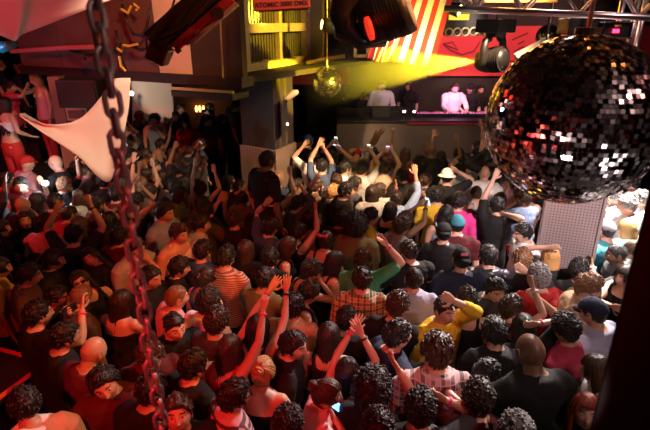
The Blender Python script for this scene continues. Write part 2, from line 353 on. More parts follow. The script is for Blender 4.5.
def np_mesh(name, parts, mats):
    """parts: list of (verts, loops, starts, totals, matidx array or int)"""
    V = []; L = []; S = []; T = []; Mi = []; vo = lo = 0
    for v, ls, st, lt, mi in parts:
        V.append(v); L.append(ls+vo); S.append(st+lo); T.append(lt); Mi.append(np.full(len(st), mi) if np.isscalar(mi) else mi); vo += len(v); lo += len(ls)
    V = np.concatenate(V); L = np.concatenate(L); S = np.concatenate(S); T = np.concatenate(T); Mi = np.concatenate(Mi)
    me = bpy.data.meshes.new(name); me.vertices.add(len(V)); me.vertices.foreach_set('co', V.astype(np.float32).ravel())
    me.loops.add(len(L)); me.loops.foreach_set('vertex_index', L.astype(np.int32)); me.polygons.add(len(S)); me.polygons.foreach_set('loop_start', S.astype(np.int32))
    for m in mats: me.materials.append(m)
    me.update(calc_edges=True); me.polygons.foreach_set('material_index', Mi.astype(np.int32)); me.polygons.foreach_set('use_smooth', np.ones(len(S), bool)); me.update(); return me
def to_np(m):
    v = np.array([tuple(p) for p in m.v], float); lt = np.array([len(f) for f in m.f]); ls = np.array([i for f in m.f for i in f]); st = np.concatenate([[0], np.cumsum(lt)[:-1]])
    return v, ls, st, lt, np.array(m.m)
def xf(v, M): A = np.array(M); return v@A[:3, :3].T+A[:3, 3]
HEADNP = to_np(HEAD)
POSES = ('open', 'relaxed', 'fist', 'point', 'horns', 'hold', 'flat', 'wave', 'peace')
_k = [(p, s) for p in POSES for s in (1, -1)]
HANDS = {k: r for k, r in zip(_k, remesh_batch([(hand_template(*k), .0048, 2) for k in _k]))}

# ---- hair meshes (head-local, pivot at the base of the neck)
HAIR = {}
def hair_mesh(style, seed):
    key = (style, seed)
    if key in HAIR: return HAIR[key]
    D, Fc = ICO5; m = MB(); th, amp, fr, low = dict(short=(.017, .30, 95, -.074), buzz=(.006, .1, 150, -.075), curly=(.026, .36, 120, -.085), afro=(.056, .26, 105, -.10),
        long=(.019, .20, 70, -.10), bob=(.022, .16, 70, -.11), wavy=(.024, .35, 75, -.08), quiff=(.015, .3, 95, -.070), updo=(.013, .2, 70, -.07), fade=(.012, .25, 110, -.05), pony=(.013, .12, 70, -.075))[style]
    P, s, phi = hairline(D, low); top = np.clip((D[:, 2]+.2)/1.1, 0, 1)
    t = th*(.55+.55*top) if style not in ('buzz', 'afro') else th*np.ones(len(D))
    if style == 'quiff': t = t+.022*np.exp(-((phi/50)**2))*np.clip(D[:, 2], 0, 1)**.7
    if style == 'fade': t = th*(.15+1.1*np.clip((D[:, 2]-.35)/.4, 0, 1))
    n = noise3(P*np.array([1, 1, 1 if style in ('curly', 'afro', 'short', 'quiff', 'fade', 'wavy') else .35]), fr, seed)
    n2 = noise3(P, fr*2.4, seed+50)
    if style in ('curly', 'afro', 'wavy'): n = .6*n+.6*n2
    else: n = .8*n+.4*n2
    off = np.where(s > 0, -.005+(t*(1+amp*n)+.005)*s, -.006)
    Q = P+D*off[:, None]; keep = s[[list(f) for f in Fc]].max(1) > 0
    m.add((Q+HC).tolist(), [f for f, k in zip(Fc, keep) if k]); rnd = random.Random(seed)
    if style in ('curly', 'afro', 'wavy', 'short', 'quiff', 'fade'):
        sel = np.where((s > .9))[0]; k = {'curly': 300, 'afro': 520, 'wavy': 120, 'short': 110, 'quiff': 100, 'fade': 70}[style]; rnd2 = random.Random(seed+9)
        for i in rnd2.sample(list(sel), min(k, len(sel))):
            c = Vector(Q[i])+Vector(HC); nrm_ = Vector(D[i])
            if style == 'fade' and D[i][2] < .45: continue
            if style in ('curly', 'afro'):
                r_ = rnd2.uniform(.007, .012); m.ell(c+nrm_*.001, (r_, r_, r_*.9), 6, 4)
            else:
                back = Vector((rnd2.uniform(-.5, .5), (.5 if style == 'quiff' and nrm_.y > 0 else -.35 if nrm_.z > .3 else 0)+rnd2.uniform(-.4, .4), -.9+nrm_.z*.9)); tg = (back-nrm_*back.dot(nrm_)); tg = tg.normalized() if tg.length > .05 else nrm_.orthogonal()
                L_ = rnd2.uniform(.018, .032)*(1.25 if style == 'wavy' else 1); m.tube([c-nrm_*.008-tg*L_*.4, c+nrm_*.0025, c+nrm_*.0035+tg*L_*.5, c-nrm_*.001+tg*L_], [.005, .0085, .007, .0018], 5)
    if style in ('long', 'bob'):
        n = 34; Lg = .36 if style == 'long' else .13
        for i in range(n):
            a = R(72+216*i/(n-1)+rnd.uniform(-3, 3)); sx, cy = math.sin(a), math.cos(a); L = Lg*rnd.uniform(.85, 1.1); w = rnd.uniform(-.012, .012)
            r0 = Vector((sx*.078, cy*.088, .03)); pts = [Vector((sx*.05, cy*.06, .085)), r0, Vector((sx*.086, cy*.098, -.04)), Vector((sx*.084, cy*.094-.01, -.11))]
            q = pts[-1].copy(); k = 5 if style == 'long' else 2
            for j in range(k):
                q = q+Vector((sx*.006+w*math.sin(j*1.7+i), -.009 if j < 2 else -.002, -(L-.0)/k)); pts.append(q)
            rr = [.012, .017, .018, .018]+[.017-.010*(j+1)/k for j in range(k)]
            m.tube([p+Vector(HC) for p in pts], rr, 6)
    if style == 'buzz':
        rnd2 = random.Random(seed+4)
        for i in rnd2.sample(list(np.where(s > .5)[0]), 420): m.ell(Vector(Q[i])+Vector(HC), (.0045, .0045, .0035), 5, 3)
    if style in ('long', 'bob', 'updo', 'pony'):
        tgt = np.array([0, -.72, .70]) if style in ('updo', 'pony') else np.array([0, .05, 1.0]); tgt /= np.linalg.norm(tgt); n = 64
        for i in range(n):
            ph = 2*math.pi*i/n+rnd.uniform(-.04, .04); el_ = (.50 if abs(math.degrees(ph)-180) > 140 else -.15 if abs(math.degrees(ph)-180) > 80 else -.72); st_ = np.array([math.sin(ph)*math.cos(el_), math.cos(ph)*math.cos(el_), math.sin(el_)])
            dd = np.array([(1-q)*st_+q*tgt for q in (0, .18, .36, .54, .72, .9)]); dd /= np.linalg.norm(dd, axis=1)[:, None]; pp = headshape(dd)+dd*(th*.85+.001+.003*(i % 3 == 0)); rr_ = .0052*rnd.uniform(.7, 1.3)
            m.tube([Vector(q)+Vector(HC) for q in pp], [rr_*.5, rr_, rr_, rr_, rr_, rr_*.7], 5)
    if style in ('updo', 'pony'):
        c = Vector((0, -.085, .17) if style == 'updo' else (0, -.10, .14))
        for i in range(8):
            p = c+Vector((rnd.uniform(-.022, .022), rnd.uniform(-.02, .012), rnd.uniform(-.02, .02))); m.ell(p, (.024, .024, .022), 8, 6)
        if style == 'pony':
            for i in range(7):
                a = rnd.uniform(-.02, .02); m.tube([c+Vector((a, -.01, 0)), c+Vector((a*1.6, -.045, -.05)), c+Vector((a*1.5, -.04, -.14)), c+Vector((a*.6, -.03, -.24))], [.012, .017, .014, .004], 6)
        else:
            for i in range(5):
                a = i*1.25; m.tube([c+Vector((.03*math.cos(a+k*.5), -.012+.01*k/3, .03*math.sin(a+k*.5))) for k in range(5)], .011, 6)
    HAIR[key] = m.mesh('hair', bpy.data.materials[0], True); HAIR[key].materials.clear(); HAIR[key].materials.append(None); return HAIR[key]
def cap_mesh(kind):
    """kinds: cap (brim forward), bucket, beanie"""
    key = ('cap', kind)
    if key in HAIR: return HAIR[key]
    D, Fc = ICO4; P, s, phi = hairline(D, -.02, .045); zl = .038 if kind != 'beanie' else .03
    s = np.clip((P[:, 2]-zl+.03*np.clip(-D[:, 1], 0, 1))/.008, 0, 1); Q = P+D*np.where(s > 0, .019, -.01)[:, None]; Q[:, 2] += .004*s
    keep = s[[list(f) for f in Fc]].max(1) > 0; m = MB(); m.add((Q+HC).tolist(), [f for f, k in zip(Fc, keep) if k])
    if kind == 'cap':
        top = []; n = 12
        for row, (ry, dz) in enumerate(((.0, 0), (.5, .0), (1, -.006))):
            top.append([Vector((.078*math.cos(math.pi*k/n)*(1-.12*ry), .018+.055+(.034+.062*ry)*math.sin(math.pi*k/n)*1.0, .112+.046-.018*ry-.012*abs(math.cos(math.pi*k/n))**2+dz)) for k in range(n+1)])
        v = [p for r_ in top for p in r_]+[p-Vector((0, 0, .005)) for r_ in top for p in r_]; N = n+1; o = 3*N; f = []
        for r_ in range(2):
            for k in range(n): a = r_*N+k; f += [(a, a+1, a+N+1, a+N), (o+a, o+a+N, o+a+N+1, o+a+1)]
        f += [(2*N+k, 2*N+k+1, o+2*N+k+1, o+2*N+k) for k in range(n)]; m.add(v, f); m.ell((0, .018, .112+.137), (.008, .008, .005), 8, 5)
    if kind == 'bucket':
        rg = []
        for r0, z in ((.092, .155), (.135, .128), (.137, .122), (.092, .145)): rg.append([(r0*.92*math.cos(q), .018+r0*1.12*math.sin(q), z) for q in [2*math.pi*k/24 for k in range(24)]])
        m.loft(rg, closed=True)
    HAIR[key] = m.mesh('cap', bpy.data.materials[0], True); HAIR[key].materials.clear(); HAIR[key].materials.append(None); return HAIR[key]
def misc_mesh(kind):
    key = ('misc', kind)
    if key in HAIR: return HAIR[key]
    m = MB()
    if kind == 'sunglasses':
        for s in (-1, 1):
            m.ell((s*.031, .018+.099, .116), (.026, .005, .019), 12, 6); m.tube([(s*.055, .108, .128), (s*.078, .06, .126), (s*.08, .015, .122)], .0035, 6)
        m.tube([(-.012, .117, .128), (.012, .117, .128)], .0035, 6)
    if kind == 'bow':
        for s in (-1, 1): m.loft([[(s*.006, -.11+.01*math.cos(q), .19+.01*math.sin(q)) for q in (0, 1.57, 3.14, 4.71)], [(s*.06, -.115+.016*math.cos(q), .195+.036*math.sin(q)) for q in (0, 1.57, 3.14, 4.71)]])
        m.ell((0, -.112, .19), (.014, .014, .015), 10, 6)
    if kind == 'beard':
        D, Fc = ICO4; P = headshape(D); z = P[:, 2]; ph = np.degrees(np.arctan2(np.abs(D[:, 0]), D[:, 1]))
        s = ((z < -.03-.03*np.clip(1-ph/40, 0, 1)*(np.abs(P[:, 0]) > .0)) & (ph < 95) & (z > -.112) & ~((np.abs(z+.060) < .010) & (np.abs(P[:, 0]) < .026))) | ((np.abs(z+.046) < .006) & (ph < 24))
        Q = P+D*np.where(s, .0035, -.004)[:, None]; keep = s[[list(f) for f in Fc]].any(1); m.add((Q+HC).tolist(), [f for f, k in zip(Fc, keep) if k])
    if kind == 'headphones':
        m.tube([(.092*math.sin(a), .012, .125+.12*math.cos(a)) for a in [R(-95+190*k/12) for k in range(13)]], .009, 8)
        for s in (-1, 1): m.ell((s*.09, .012, .115), (.018, .036, .04), 12, 8)
    HAIR[key] = m.mesh(kind, bpy.data.materials[0], True); HAIR[key].materials.clear(); HAIR[key].materials.append(None); return HAIR[key]
mat('plain_black', (.01, .01, .01))

# ---- body and garment volumes (canonical stature 1.72 m, facing +Y)
TM = [(.80, .155, .115), (.90, .170, .122), (1.00, .152, .108), (1.10, .150, .105), (1.22, .176, .120), (1.32, .188, .122), (1.39, .184, .106), (1.435, .130, .082), (1.465, .070, .064)]
TF = [(.80, .160, .118), (.90, .178, .128), (1.00, .145, .104), (1.08, .124, .092), (1.18, .136, .100), (1.28, .150, .104), (1.37, .150, .090), (1.415, .105, .072), (1.45, .058, .056)]
def torso(m, sex, inf=0, z0=0, z1=9, extra=None):
    prof = TM if sex == 'm' else TF; rings = []
    zs = [p[0] for p in prof]; pts = [p for p in prof if z0 <= p[0] <= z1]
    if z0 > zs[0]: pts = [(z0, np.interp(z0, zs, [p[1] for p in prof]), np.interp(z0, zs, [p[2] for p in prof]))]+pts
    if z1 < zs[-1]: pts = pts+[(z1, np.interp(z1, zs, [p[1] for p in prof]), np.interp(z1, zs, [p[2] for p in prof]))]
    for z, a, b in pts:
        rings.append([((a+inf)*math.copysign(abs(math.cos(q))**.85, math.cos(q)), (b+inf)*math.sin(q)-(.012 if z > 1.2 else 0), z) for q in [2*math.pi*k/20 for k in range(20)]])
    m.loft(rings)
    if sex == 'f' and z1 > 1.3:
        for s in (-1, 1): m.ell((s*.068, .062, 1.255), (.062+inf, .058+inf, .058+inf), 12, 8)
    elif z1 > 1.3:
        for s in (-1, 1): m.ell((s*.07, .045, 1.30), (.085+inf*.6, .062+inf, .07+inf*.6), 12, 8)
def arm_pts(sex, side, tgt, hint=None):
    """side -1 is the local -X arm; returns shoulder, elbow, wrist"""
    sx = .196 if sex == 'm' else .164; W = Vector(tgt); S = Vector((side*sx, -.01, 1.385 if sex == 'm' else 1.365))
    if W.z > 1.45: S += Vector((-side*.018, .005, .035))
    L1, L2 = (.285, .255) if sex == 'm' else (.265, .235)
    d = W-S; L = d.length; mx = (L1+L2)*.985
    if L > mx: W = S+d*(mx/L); d = W-S; L = mx
    if L < .12: L = .12; d = d.normalized()*L; W = S+d
    a = (L1*L1-L2*L2+L*L)/(2*L); h = math.sqrt(max(0, L1*L1-a*a)); u = d.normalized()
    hv = Vector(hint) if hint else (Vector((side*.9, .25, -.6)) if W.z > 1.3 else Vector((side*.5, -.6, -.5)))
    hv = hv-u*hv.dot(u)
    if hv.length < 1e-3: hv = u.orthogonal()
    return S, S+u*a+hv.normalized()*h, W
def arm_tube(m, sex, side, S, E, W, inf=0, upto=1.0, inner=True):
    k = 1 if sex == 'm' else .84; inn = Vector((side*.10, -.01, 1.37))
    P = [inn, S+(inn-S)*.25, S+(E-S)*.12, S+(E-S)*.45, S+(E-S)*.8, E, E+(W-E)*.25, E+(W-E)*.6, W, W+(W-E).normalized()*.015]
    r = [.055, .062, .058, .050, .043, .040, .042, .035, .0265, .025]; q = [0, .02, .06, .25, .42, .5, .62, .8, .97, 1.0]
    P2 = [p for p, t in zip(P, q) if t <= upto+1e-6]; r2 = [(x*k+inf*(1 if t < .6 else .8)) for x, t in zip(r, q) if t <= upto+1e-6]
    m.tube(P2, r2, 12)
HEAD_PIV = Vector((0, .0, 1.495))
def head_matrix(sp):
    z = 1.456 if sp['sex'] == 'm' else 1.440
    return Matrix.Translation((0, .012+.05*math.sin(R(max(0, sp['hp'])))*.6, z)) @ Matrix.Rotation(-R(sp['hy']), 4, 'Z') @ Matrix.Rotation(R(sp.get('hr', 0)), 4, 'Y') @ Matrix.Rotation(-R(sp['hp']), 4, 'X') @ Matrix.Scale(1.0 if sp['sex'] == 'm' else .95, 4)
def volumes(sp):
    sex = sp['sex']; b = MB(); torso(b, sex, 0, .80); H = head_matrix(sp); nk = .056 if sex == 'm' else .045; z = H.translation.z
    b.tube([(0, -.015, z-.10), (0, -.008, z-.03), H @ Vector((0, .0, .03)), H @ Vector((0, .002, .070))], [nk*1.35, nk*1.05, nk, nk*.95], 14)
    b.tube([(-.13, -.018, z-.095), (-.06, -.02, z-.055), (0, -.022, z-.045), (.06, -.02, z-.055), (.13, -.018, z-.095)], [.045, .042, .04, .042, .045], 10)
    arms = {}
    for side in (-1, 1):
        t, hp, hint = sp['arms'][side]; S, E, W = arm_pts(sex, side, t, hint); arms[side] = (S, E, W, hp); arm_tube(b, sex, side, S, E, W)
    if sp.get('legs'):
        for s in (-1, 1): b.tube([(s*.085, 0, .86), (s*.10, .01, .66), (s*.10, .015, .48), (s*.10, -.01, .34), (s*.10, -.015, .08), (s*.10, .01, .04), (s*.10, .11, .025)], [.085, .075, .052, .052, .034, .036, .022], 12)
    top = sp['top']; g = MB(); inf = .013
    if top in ('tee', 'shirt', 'jacket', 'long'):
        torso(g, sex, inf+(.008 if top in ('jacket', 'shirt') else 0), .84); z = 1.44 if sex == 'm' else 1.42
        g.tube([(-.155, -.015, z-.07), (-.08, -.02, z-.022), (0, -.024, z-.012), (.08, -.02, z-.022), (.155, -.015, z-.07)], [.052, .050, .046, .050, .052], 12)
        for side in (-1, 1):
            S, E, W, hp = arms[side]; arm_tube(g, sex, side, S, E, W, inf+.003, .42 if top == 'tee' else .97 if top in ('jacket', 'long') else .8)
    elif top == 'tank':
        torso(g, sex, .010, .84, 1.335)
        for s in (-1, 1): g.tube([(s*.09, .085, 1.30), (s*.10, .06, 1.40), (s*.10, 0, 1.445), (s*.10, -.06, 1.42), (s*.09, -.10, 1.31)], [.022, .018, .017, .018, .024], 8)
    else: torso(g, sex, .010, .84 if top != 'crop' else 1.14, 1.30 if sex == 'm' else 1.285); 
    if top == 'crop':
        for s in (-1, 1): g.tube([(s*.08, .085, 1.28), (s*.09, .04, 1.38), (s*.09, 0, 1.42), (s*.09, -.06, 1.38), (s*.08, -.10, 1.27)], .012, 8)
    return b, g, arms, H
def wrinkle(r, seed, amp):
    v, ls, st, lt, no = r; n = noise3(v*np.array([1, 1, .7]), 26, seed)+.5*noise3(v, 60, seed+9); k = np.abs(n)**1.1*np.sign(n)
    return (v+no*(amp*k)[:, None], ls, st, lt, 0)
SHARED = {}
def shared_lower():
    m = MB()
    for s in (-1, 1): m.tube([(s*.075, 0, .92), (s*.09, .005, .80), (s*.105, .01, .62), (s*.105, .012, .46), (s*.105, -.005, .28), (s*.105, -.012, .07)], [.105, .10, .086, .070, .062, .060], 12)
    m.loft([[(a*math.cos(q), b*math.sin(q), z) for q in [2*math.pi*k/16 for k in range(16)]] for z, a, b in ((.74, .14, .10), (.82, .176, .128), (.92, .184, .130), (.97, .168, .118))])
    sh = MB(); sh.tube([(0, -.06, .045), (0, -.03, .05), (0, .03, .05), (0, .10, .038), (0, .165, .028)], [.035, .045, .045, .043, .026], 10, flat=1)
    return m, sh
_lo, _sh = shared_lower(); _r = remesh_batch([(_lo, .016, 4), (_sh, .012, 3)])
TROUSERS = np_mesh('trousers', [wrinkle(_r[0], 3, .003)], [None]); SHOE = np_mesh('shoe', [(*_r[1][:4], 0)], [mat('shoe_leather', (.02, .018, .018), .35)])
HAIRC = {'black': hairmat('black_hair', (.010, .008, .008), .42), 'brown': hairmat('brown_hair', (.045, .022, .012), .36), 'dark brown': hairmat('dark_brown_hair', (.022, .013, .009), .33),
         'blonde': hairmat('blonde_hair', (.40, .21, .075), .4), 'light brown': hairmat('light_brown_hair', (.17, .085, .040), .4), 'red': hairmat('red_hair', (.22, .03, .012), .38), 'grey': hairmat('grey_hair', (.16, .15, .145), .5)}
SKIN = {k: mat('skin_'+k, c, .42, spec=.45) for k, c in dict(light=(.62, .36, .26), tan=(.48, .26, .17), olive=(.40, .22, .14), brown=(.19, .095, .058), dark=(.075, .038, .025)).items()}
BROW = mat('brow', (.02, .012, .01), .7); LIP = mat('lip', (.36, .11, .09), .4); EYEW = mat('eye_white', (.6, .57, .54), .2); IRIS = mat('iris', (.015, .01, .008), .15)
CL = {}
def cloth(name):
    if name in CL: return CL[name]
    c = {'black': (.012, .011, .012), 'white': (.78, .76, .75), 'navy': (.02, .028, .06), 'grey': (.22, .22, .24), 'dark grey': (.055, .055, .06), 'red': (.50, .03, .03), 'crimson': (.42, .035, .075),
         'maroon': (.10, .014, .018), 'yellow': (.72, .46, .03), 'light blue': (.30, .40, .62), 'lavender': (.40, .41, .58), 'pink': (.72, .36, .38), 'tan': (.42, .28, .17), 'green': (.06, .30, .14),
         'teal': (.05, .24, .30), 'brown': (.09, .05, .03), 'orange': (.65, .20, .04), 'olive': (.14, .13, .05), 'denim': (.06, .09, .18), 'light grey': (.42, .41, .42), 'cream': (.62, .52, .40), 'blue': (.04, .10, .42), 'hot pink': (.75, .05, .28)}
    if name == 'striped': m = ramp_mat('striped_cloth', [(0, (.09, .02, .03)), (.5, (.62, .34, .36))], 'Z', 8.5)
    elif name == 'fine striped': m = ramp_mat('fine_striped_cloth', [(0, (.34, .06, .05)), (.5, (.60, .45, .30))], 'Z', 14)
    elif name == 'pink plaid': m = plaid_mat('pink_plaid_cloth', (.60, .38, .40), (.035, .03, .05), (.8, .6, .6), 5.2)
    elif name == 'yellow plaid': m = plaid_mat('yellow_plaid_cloth', (.55, .40, .14), (.02, .012, .01), (.7, .6, .5), 5.5)
    elif name == 'satin': m = mat('dark_satin', (.035, .035, .05), .28, bump=.5, bscale=14)
    else: m = mat(name.replace(' ', '_')+'_cloth', c[name], .82, bump=.25, bscale=30, spec=.3)
    CL[name] = m; return m
BAND = {'pink': mat('pink_band', (.85, .06, .22), .5), 'black': mat('black_band', (.01, .01, .01), .4), 'yellow': mat('yellow_band', (.8, .6, .05), .5), 'white': mat('white_band', (.8, .8, .8), .5)}
bm_band = MB(); bm_band.tube([(.029*math.cos(q), .026*math.sin(q), 0) for q in [2*math.pi*k/16 for k in range(16)]], .009, 6, closed=True, flat=1.0); BANDMESH = bm_band.mesh('wristband', bpy.data.materials[0], True); BANDMESH.materials.clear(); BANDMESH.materials.append(None)
def setmat(o, m, i=0): o.material_slots[i].link = 'OBJECT'; o.material_slots[i].material = m
def child(name, me, parent, m=None, M=None):
    o = bpy.data.objects.new(name, me); COL.objects.link(o); o.parent = parent
    if m: setmat(o, m)
    if M is not None: o.matrix_basis = M
    return o
def hand_matrix(S, E, W, hp, side, ptgt=None):
    z = (W-E).normalized(); pn = Vector(ptgt) if ptgt is not None else Vector((0, 1, .1)); y = pn-z*pn.dot(z)
    if y.length < .15: y = Vector((0, .3, -1))-z*Vector((0, .3, -1)).dot(z)
    y.normalize(); x = y.cross(z); M = Matrix((x, y, z)).transposed().to_4x4(); M.translation = W; return M
def build_geometry(specs):
    """adds 'body', 'garment', 'arm_pts', 'H' to every spec, in one batch"""
    jobs = []
    for sp in specs:
        b, g, arms, H = volumes(sp); sp['A'] = arms; sp['H'] = H; jobs += [(b, .0125, 3), (g, .0135, 3)]
    res = remesh_batch(jobs)
    for i, sp in enumerate(specs):
        v, ls, st, lt, no = res[2*i]; parts = [(v, ls, st, lt, 0)]; hv = HEADNP; parts.append((xf(hv[0], sp['H']), hv[1], hv[2], hv[3], hv[4])); sp['HM'] = {}
        k = 1 if sp['sex'] == 'm' else .9
        for side in (-1, 1):
            S, E, W, hp = sp['A'][side]; M = hand_matrix(S, E, W, hp, side) @ Matrix.Scale(k, 4); h = HANDS[(hp, -side)]; parts.append((xf(h[0], M), h[1], h[2], h[3], 0)); sp['HM'][side] = M
        sp['body'] = np_mesh('body', parts, [None, BROW, LIP, EYEW, IRIS])
        amp = .0045 if sp['top'] in ('tee', 'shirt', 'jacket', 'long') else .002
        sp['garment'] = np_mesh('shirt', [wrinkle(res[2*i+1], sp.get('seed', i), amp)], [None])
GN = {'tee': 'shirt', 'shirt': 'shirt', 'jacket': 'jacket', 'long': 'shirt', 'tank': 'tank_top', 'tube': 'dress', 'crop': 'crop_top'}
def make_person(geo, loc, yaw, scale, skin, hair, hairc, topc, label, group=None, extras=(), low='black', hat=None, hatc=None, bands=(), seed=0):
    t = empty('person', loc, -R(yaw)); t.scale = (scale,)*3; tag(t, label, 'person', group)
    b = child('body', geo['body'], t, SKIN[skin]); H = geo['H']
    child(GN[geo['top']], geo['garment'], t, cloth(topc))
    if hat and hair != 'bald': hair = 'buzz'
    if hair != 'bald': child('hair', hair_mesh(hair, seed), t, HAIRC[hairc], H)
    if hat: child('cap', cap_mesh(hat), t, cloth(hatc), H @ (Matrix.Rotation(math.pi, 4, 'Z') @ Matrix.Translation((0, -.036, 0)) if 'backcap' in extras else Matrix.Identity(4)))
    for e in extras:
        if e in ('sunglasses', 'beard', 'headphones'): child(e, misc_mesh(e), t, HAIRC[hairc] if e == 'beard' and hair != 'bald' else mat('gloss_black', (.008, .008, .01), .15), H)
        if e == 'bow': child('hair_bow', misc_mesh('bow'), t, cloth('red'), H)
    if low: child('trousers', TROUSERS, t, cloth(low))
    if not geo.get('legs'):
        for s in (-1, 1): child('shoe', SHOE, t, None, Matrix.Translation((s*.105, 0, 0)))
    for side, c in bands:
        S, E, W, hp = geo['A'][side]; z = (W-E).normalized(); M = z.to_track_quat('Z', 'Y').to_matrix().to_4x4(); M.translation = W-z*.03
        child('wristband', BANDMESH, t, BAND[c], M @ Matrix.Scale(1.05 if geo['sex'] == 'm' else .95, 4))
    return t
# ------------------------------------------------------------------ the crowd
DOWN = {s: ((s*.23, .03, .86), 'relaxed', (s*.6, -.8, -.2)) for s in (-1, 1)}
BEND = {s: ((s*.16, .27, 1.10), 'fist', (s*.6, -.5, -.8)) for s in (-1, 1)}
CHIN = {s: ((s*.05, .17, 1.42), 'fist', (s*.6, .1, -1)) for s in (-1, 1)}
FWD = Vector((0, math.cos(PITCH), -math.sin(PITCH))); CAM = Vector((0, 0, CAMZ))
HEROES = []
def hero(u, v, yaw, sex, hair, hc, top, tc, skin, label, short, L=None, R_=None, hz=None, hp=8, hy=0, hr=0, ex=(), hat=None, hatc='black', b=(), low='black', wide=1, legs=False, base=0, group='dancers on the club floor'):
    hz = hz or (1.60 if sex == 'm' else 1.54); zc = 1.578 if sex == 'm' else 1.548
    c = at_z(u, v, hz+base); sc = hz/zc; y = math.radians(yaw); f = Vector((math.sin(y), math.cos(y), 0))
    loc = Vector((c.x, c.y, base))-f*(.03+.05*max(0, hp)/30)*sc
    M = (Matrix.Translation(loc) @ Matrix.Rotation(-y, 4, 'Z') @ Matrix.Scale(sc, 4)).inverted()
    depth = (c-CAM).dot(FWD); sgn = 1 if math.cos(y) >= -1e-3 else -1; arms = dict(DOWN)
    for key, a in (('L', L), ('R', R_)):
        s = (-1 if key == 'L' else 1)*sgn
        if a is None: continue
        if a == 'bend': arms[s] = BEND[s]
        elif a == 'chin': arms[s] = CHIN[s]
        elif isinstance(a[0], str): arms[s] = ((s*a[1], a[2], a[3]), a[4], None)
        else:
            d = depth+(a[3] if len(a) > 3 else 0); W = M @ (CAM+ray(a[0], a[1])*d); arms[s] = (tuple(W), a[2], a[4] if len(a) > 4 else None)
    bands = [((-1 if k == 'L' else 1)*sgn, col) for k, col in b]
    HEROES.append(dict(sex=sex, top=top, arms=arms, hy=hy, hp=hp, hr=hr, legs=legs, seed=len(HEROES)+1, loc=loc, yaw=yaw, sc=sc*1.0, u=u, v=v, short=short, low=low,
        kw=dict(skin=skin, hair=hair, hairc=hc, topc=tc, label=label, group=group, extras=ex, hat=hat, hatc=hatc, bands=bands)))
    return HEROES[-1]
h = hero
# nearest rows
h(24,402,-40,'m','short','black','shirt','white','tan','person with short black hair in white shirt below the red-edged table corner','the man in the white shirt',hp=30)
h(110,380,158,'m','wavy','black','shirt','maroon','light','person with wavy black hair and maroon shirt looking down beside the hanging chain','the man in the maroon shirt',hp=4,hr=18)
h(179,411,160,'m','quiff','brown','tee','black','light','person with faded quiff and dark tee looking up, lit fully red','the man with the quiff',hp=-24,hy=5)
h(150,352,150,'m','curly','brown','tee','maroon','tan','curly brown-haired person in maroon tee behind the chain','the curly man behind the chain',hp=20)
h(166,385,20,'m','short','black','tee','black','tan','person with round black haircut directly behind the quiff-haired man','the man behind the quiff')
h(190,366,38,'m','short','black','tee','black','light','black-haired person in black tee seen from behind with one ear lit','the man with the lit ear',hy=10)
h(229,396,55,'m','short','black','tee','striped','light','person in red and white striped tee and dark sunglasses','the striped tee man',ex=('sunglasses',),hp=2)
h(263,371,12,'f','updo','blonde','tube','black','light','blonde woman with pinned-up hair and bare shoulders','the blonde with the updo',L=('l',.2,.25,1.0,'relaxed'))
h(287,424,20,'f','curly','black','tee','black','tan','curly black-haired person at the bottom edge beside the bare-shouldered blonde','the curly head by the blonde')
h(326,393,85,'f','updo','brown','tee','pink','light','woman in pale pink top with brown bun holding a glowing blue phone','the woman in pale pink',R_=(336,420,'hold',.02))
h(372,388,22,'f','afro','black','long','black','tan','person with big curly black hair, black top and a silver earring','the big-curled head',hz=1.58)
h(299,342,85,'m','short','black','tee','black','light','black-haired person in black tee looking down, just above the pink-top woman','the man above the pink top',hp=6,hy=25)
h(386,424,10,'m','curly','black','shirt','dark grey','tan','curly-haired person cut off by the bottom edge below the earring woman','the curls at the bottom')
h(408,334,72,'m','short','black','tee','navy','light','black-haired person in navy tee in profile, hand held up','the navy tee man',R_=(412,372,'relaxed',-.35),hz=1.66,hp=4)
h(446,349,6,'m','wavy','brown','shirt','pink plaid','light','broad brown-haired person in pink and black plaid shirt','the plaid shirt man',hz=1.74,hp=14)
h(478,374,70,'f','short','black','long','navy','light','woman with smooth black hair and dark top, profile beside the plaid shirt','the woman beside the plaid',ex=(),hp=8)
h(413,411,15,'m','curly','black','tee','dark grey','tan','curly-haired person with a raised hand and pink wristband below the plaid shirt','the pink wristband man',R_=(438,404,'fist',.06),b=(('R','pink'),))
h(487,404,10,'m','curly','dark brown','shirt','maroon','light','curly-haired person with a red collar and raised fist below the profile woman','the red collar man',L=(466,409,'fist',.05))
h(508,424,0,'m','curly','grey','shirt','black','light','grey curly-haired person at the bottom edge beside the big bald man','the grey curls')
h(562,357,-10,'m','bald','black','shirt','black','brown','heavy bald bearded person in black shirt seen from behind','the big bald man',hz=1.80,ex=(),hp=20,R_='bend',L='bend')
h(584,404,200,'f','long','red','tee','black','light','red-haired woman biting her fist at the lower edge beside the dark grille','the red-haired woman',hy=0,R_=('l',.04,.20,1.40,'fist'),hp=-14)
h(597,370,-75,'f','long','brown','tee','white','light','long brown-haired woman in profile between the bald man and the dark grille','the brown-haired woman by the grille')
h(598,398,10,'f','wavy','blonde','tee','black','light','wavy blonde person half hidden against the dark grille','the wavy blonde')
h(582,313,-38,'m','short','dark brown','shirt','lavender','light','person in navy cap and pale lavender shirt','the navy cap man',hat='cap',hatc='navy',hp=14,hz=1.66,R_='bend')
h(560,322,-35,'m','curly','black','tee','crimson','tan','black-haired person in crimson tee with lit ear','the crimson tee man',hp=8)
h(584,284,115,'m','wavy','light brown','shirt','tan','light','light brown-haired person in tan shirt looking down, bright light on him','the tan shirt man',hp=14,hz=1.66)
h(543,277,-5,'m','curly','grey','tee','red','light','grey-haired person in bright red tee, one arm crossing in front','the red tee man',R_=(542,300,'fist',-.25),hp=8)
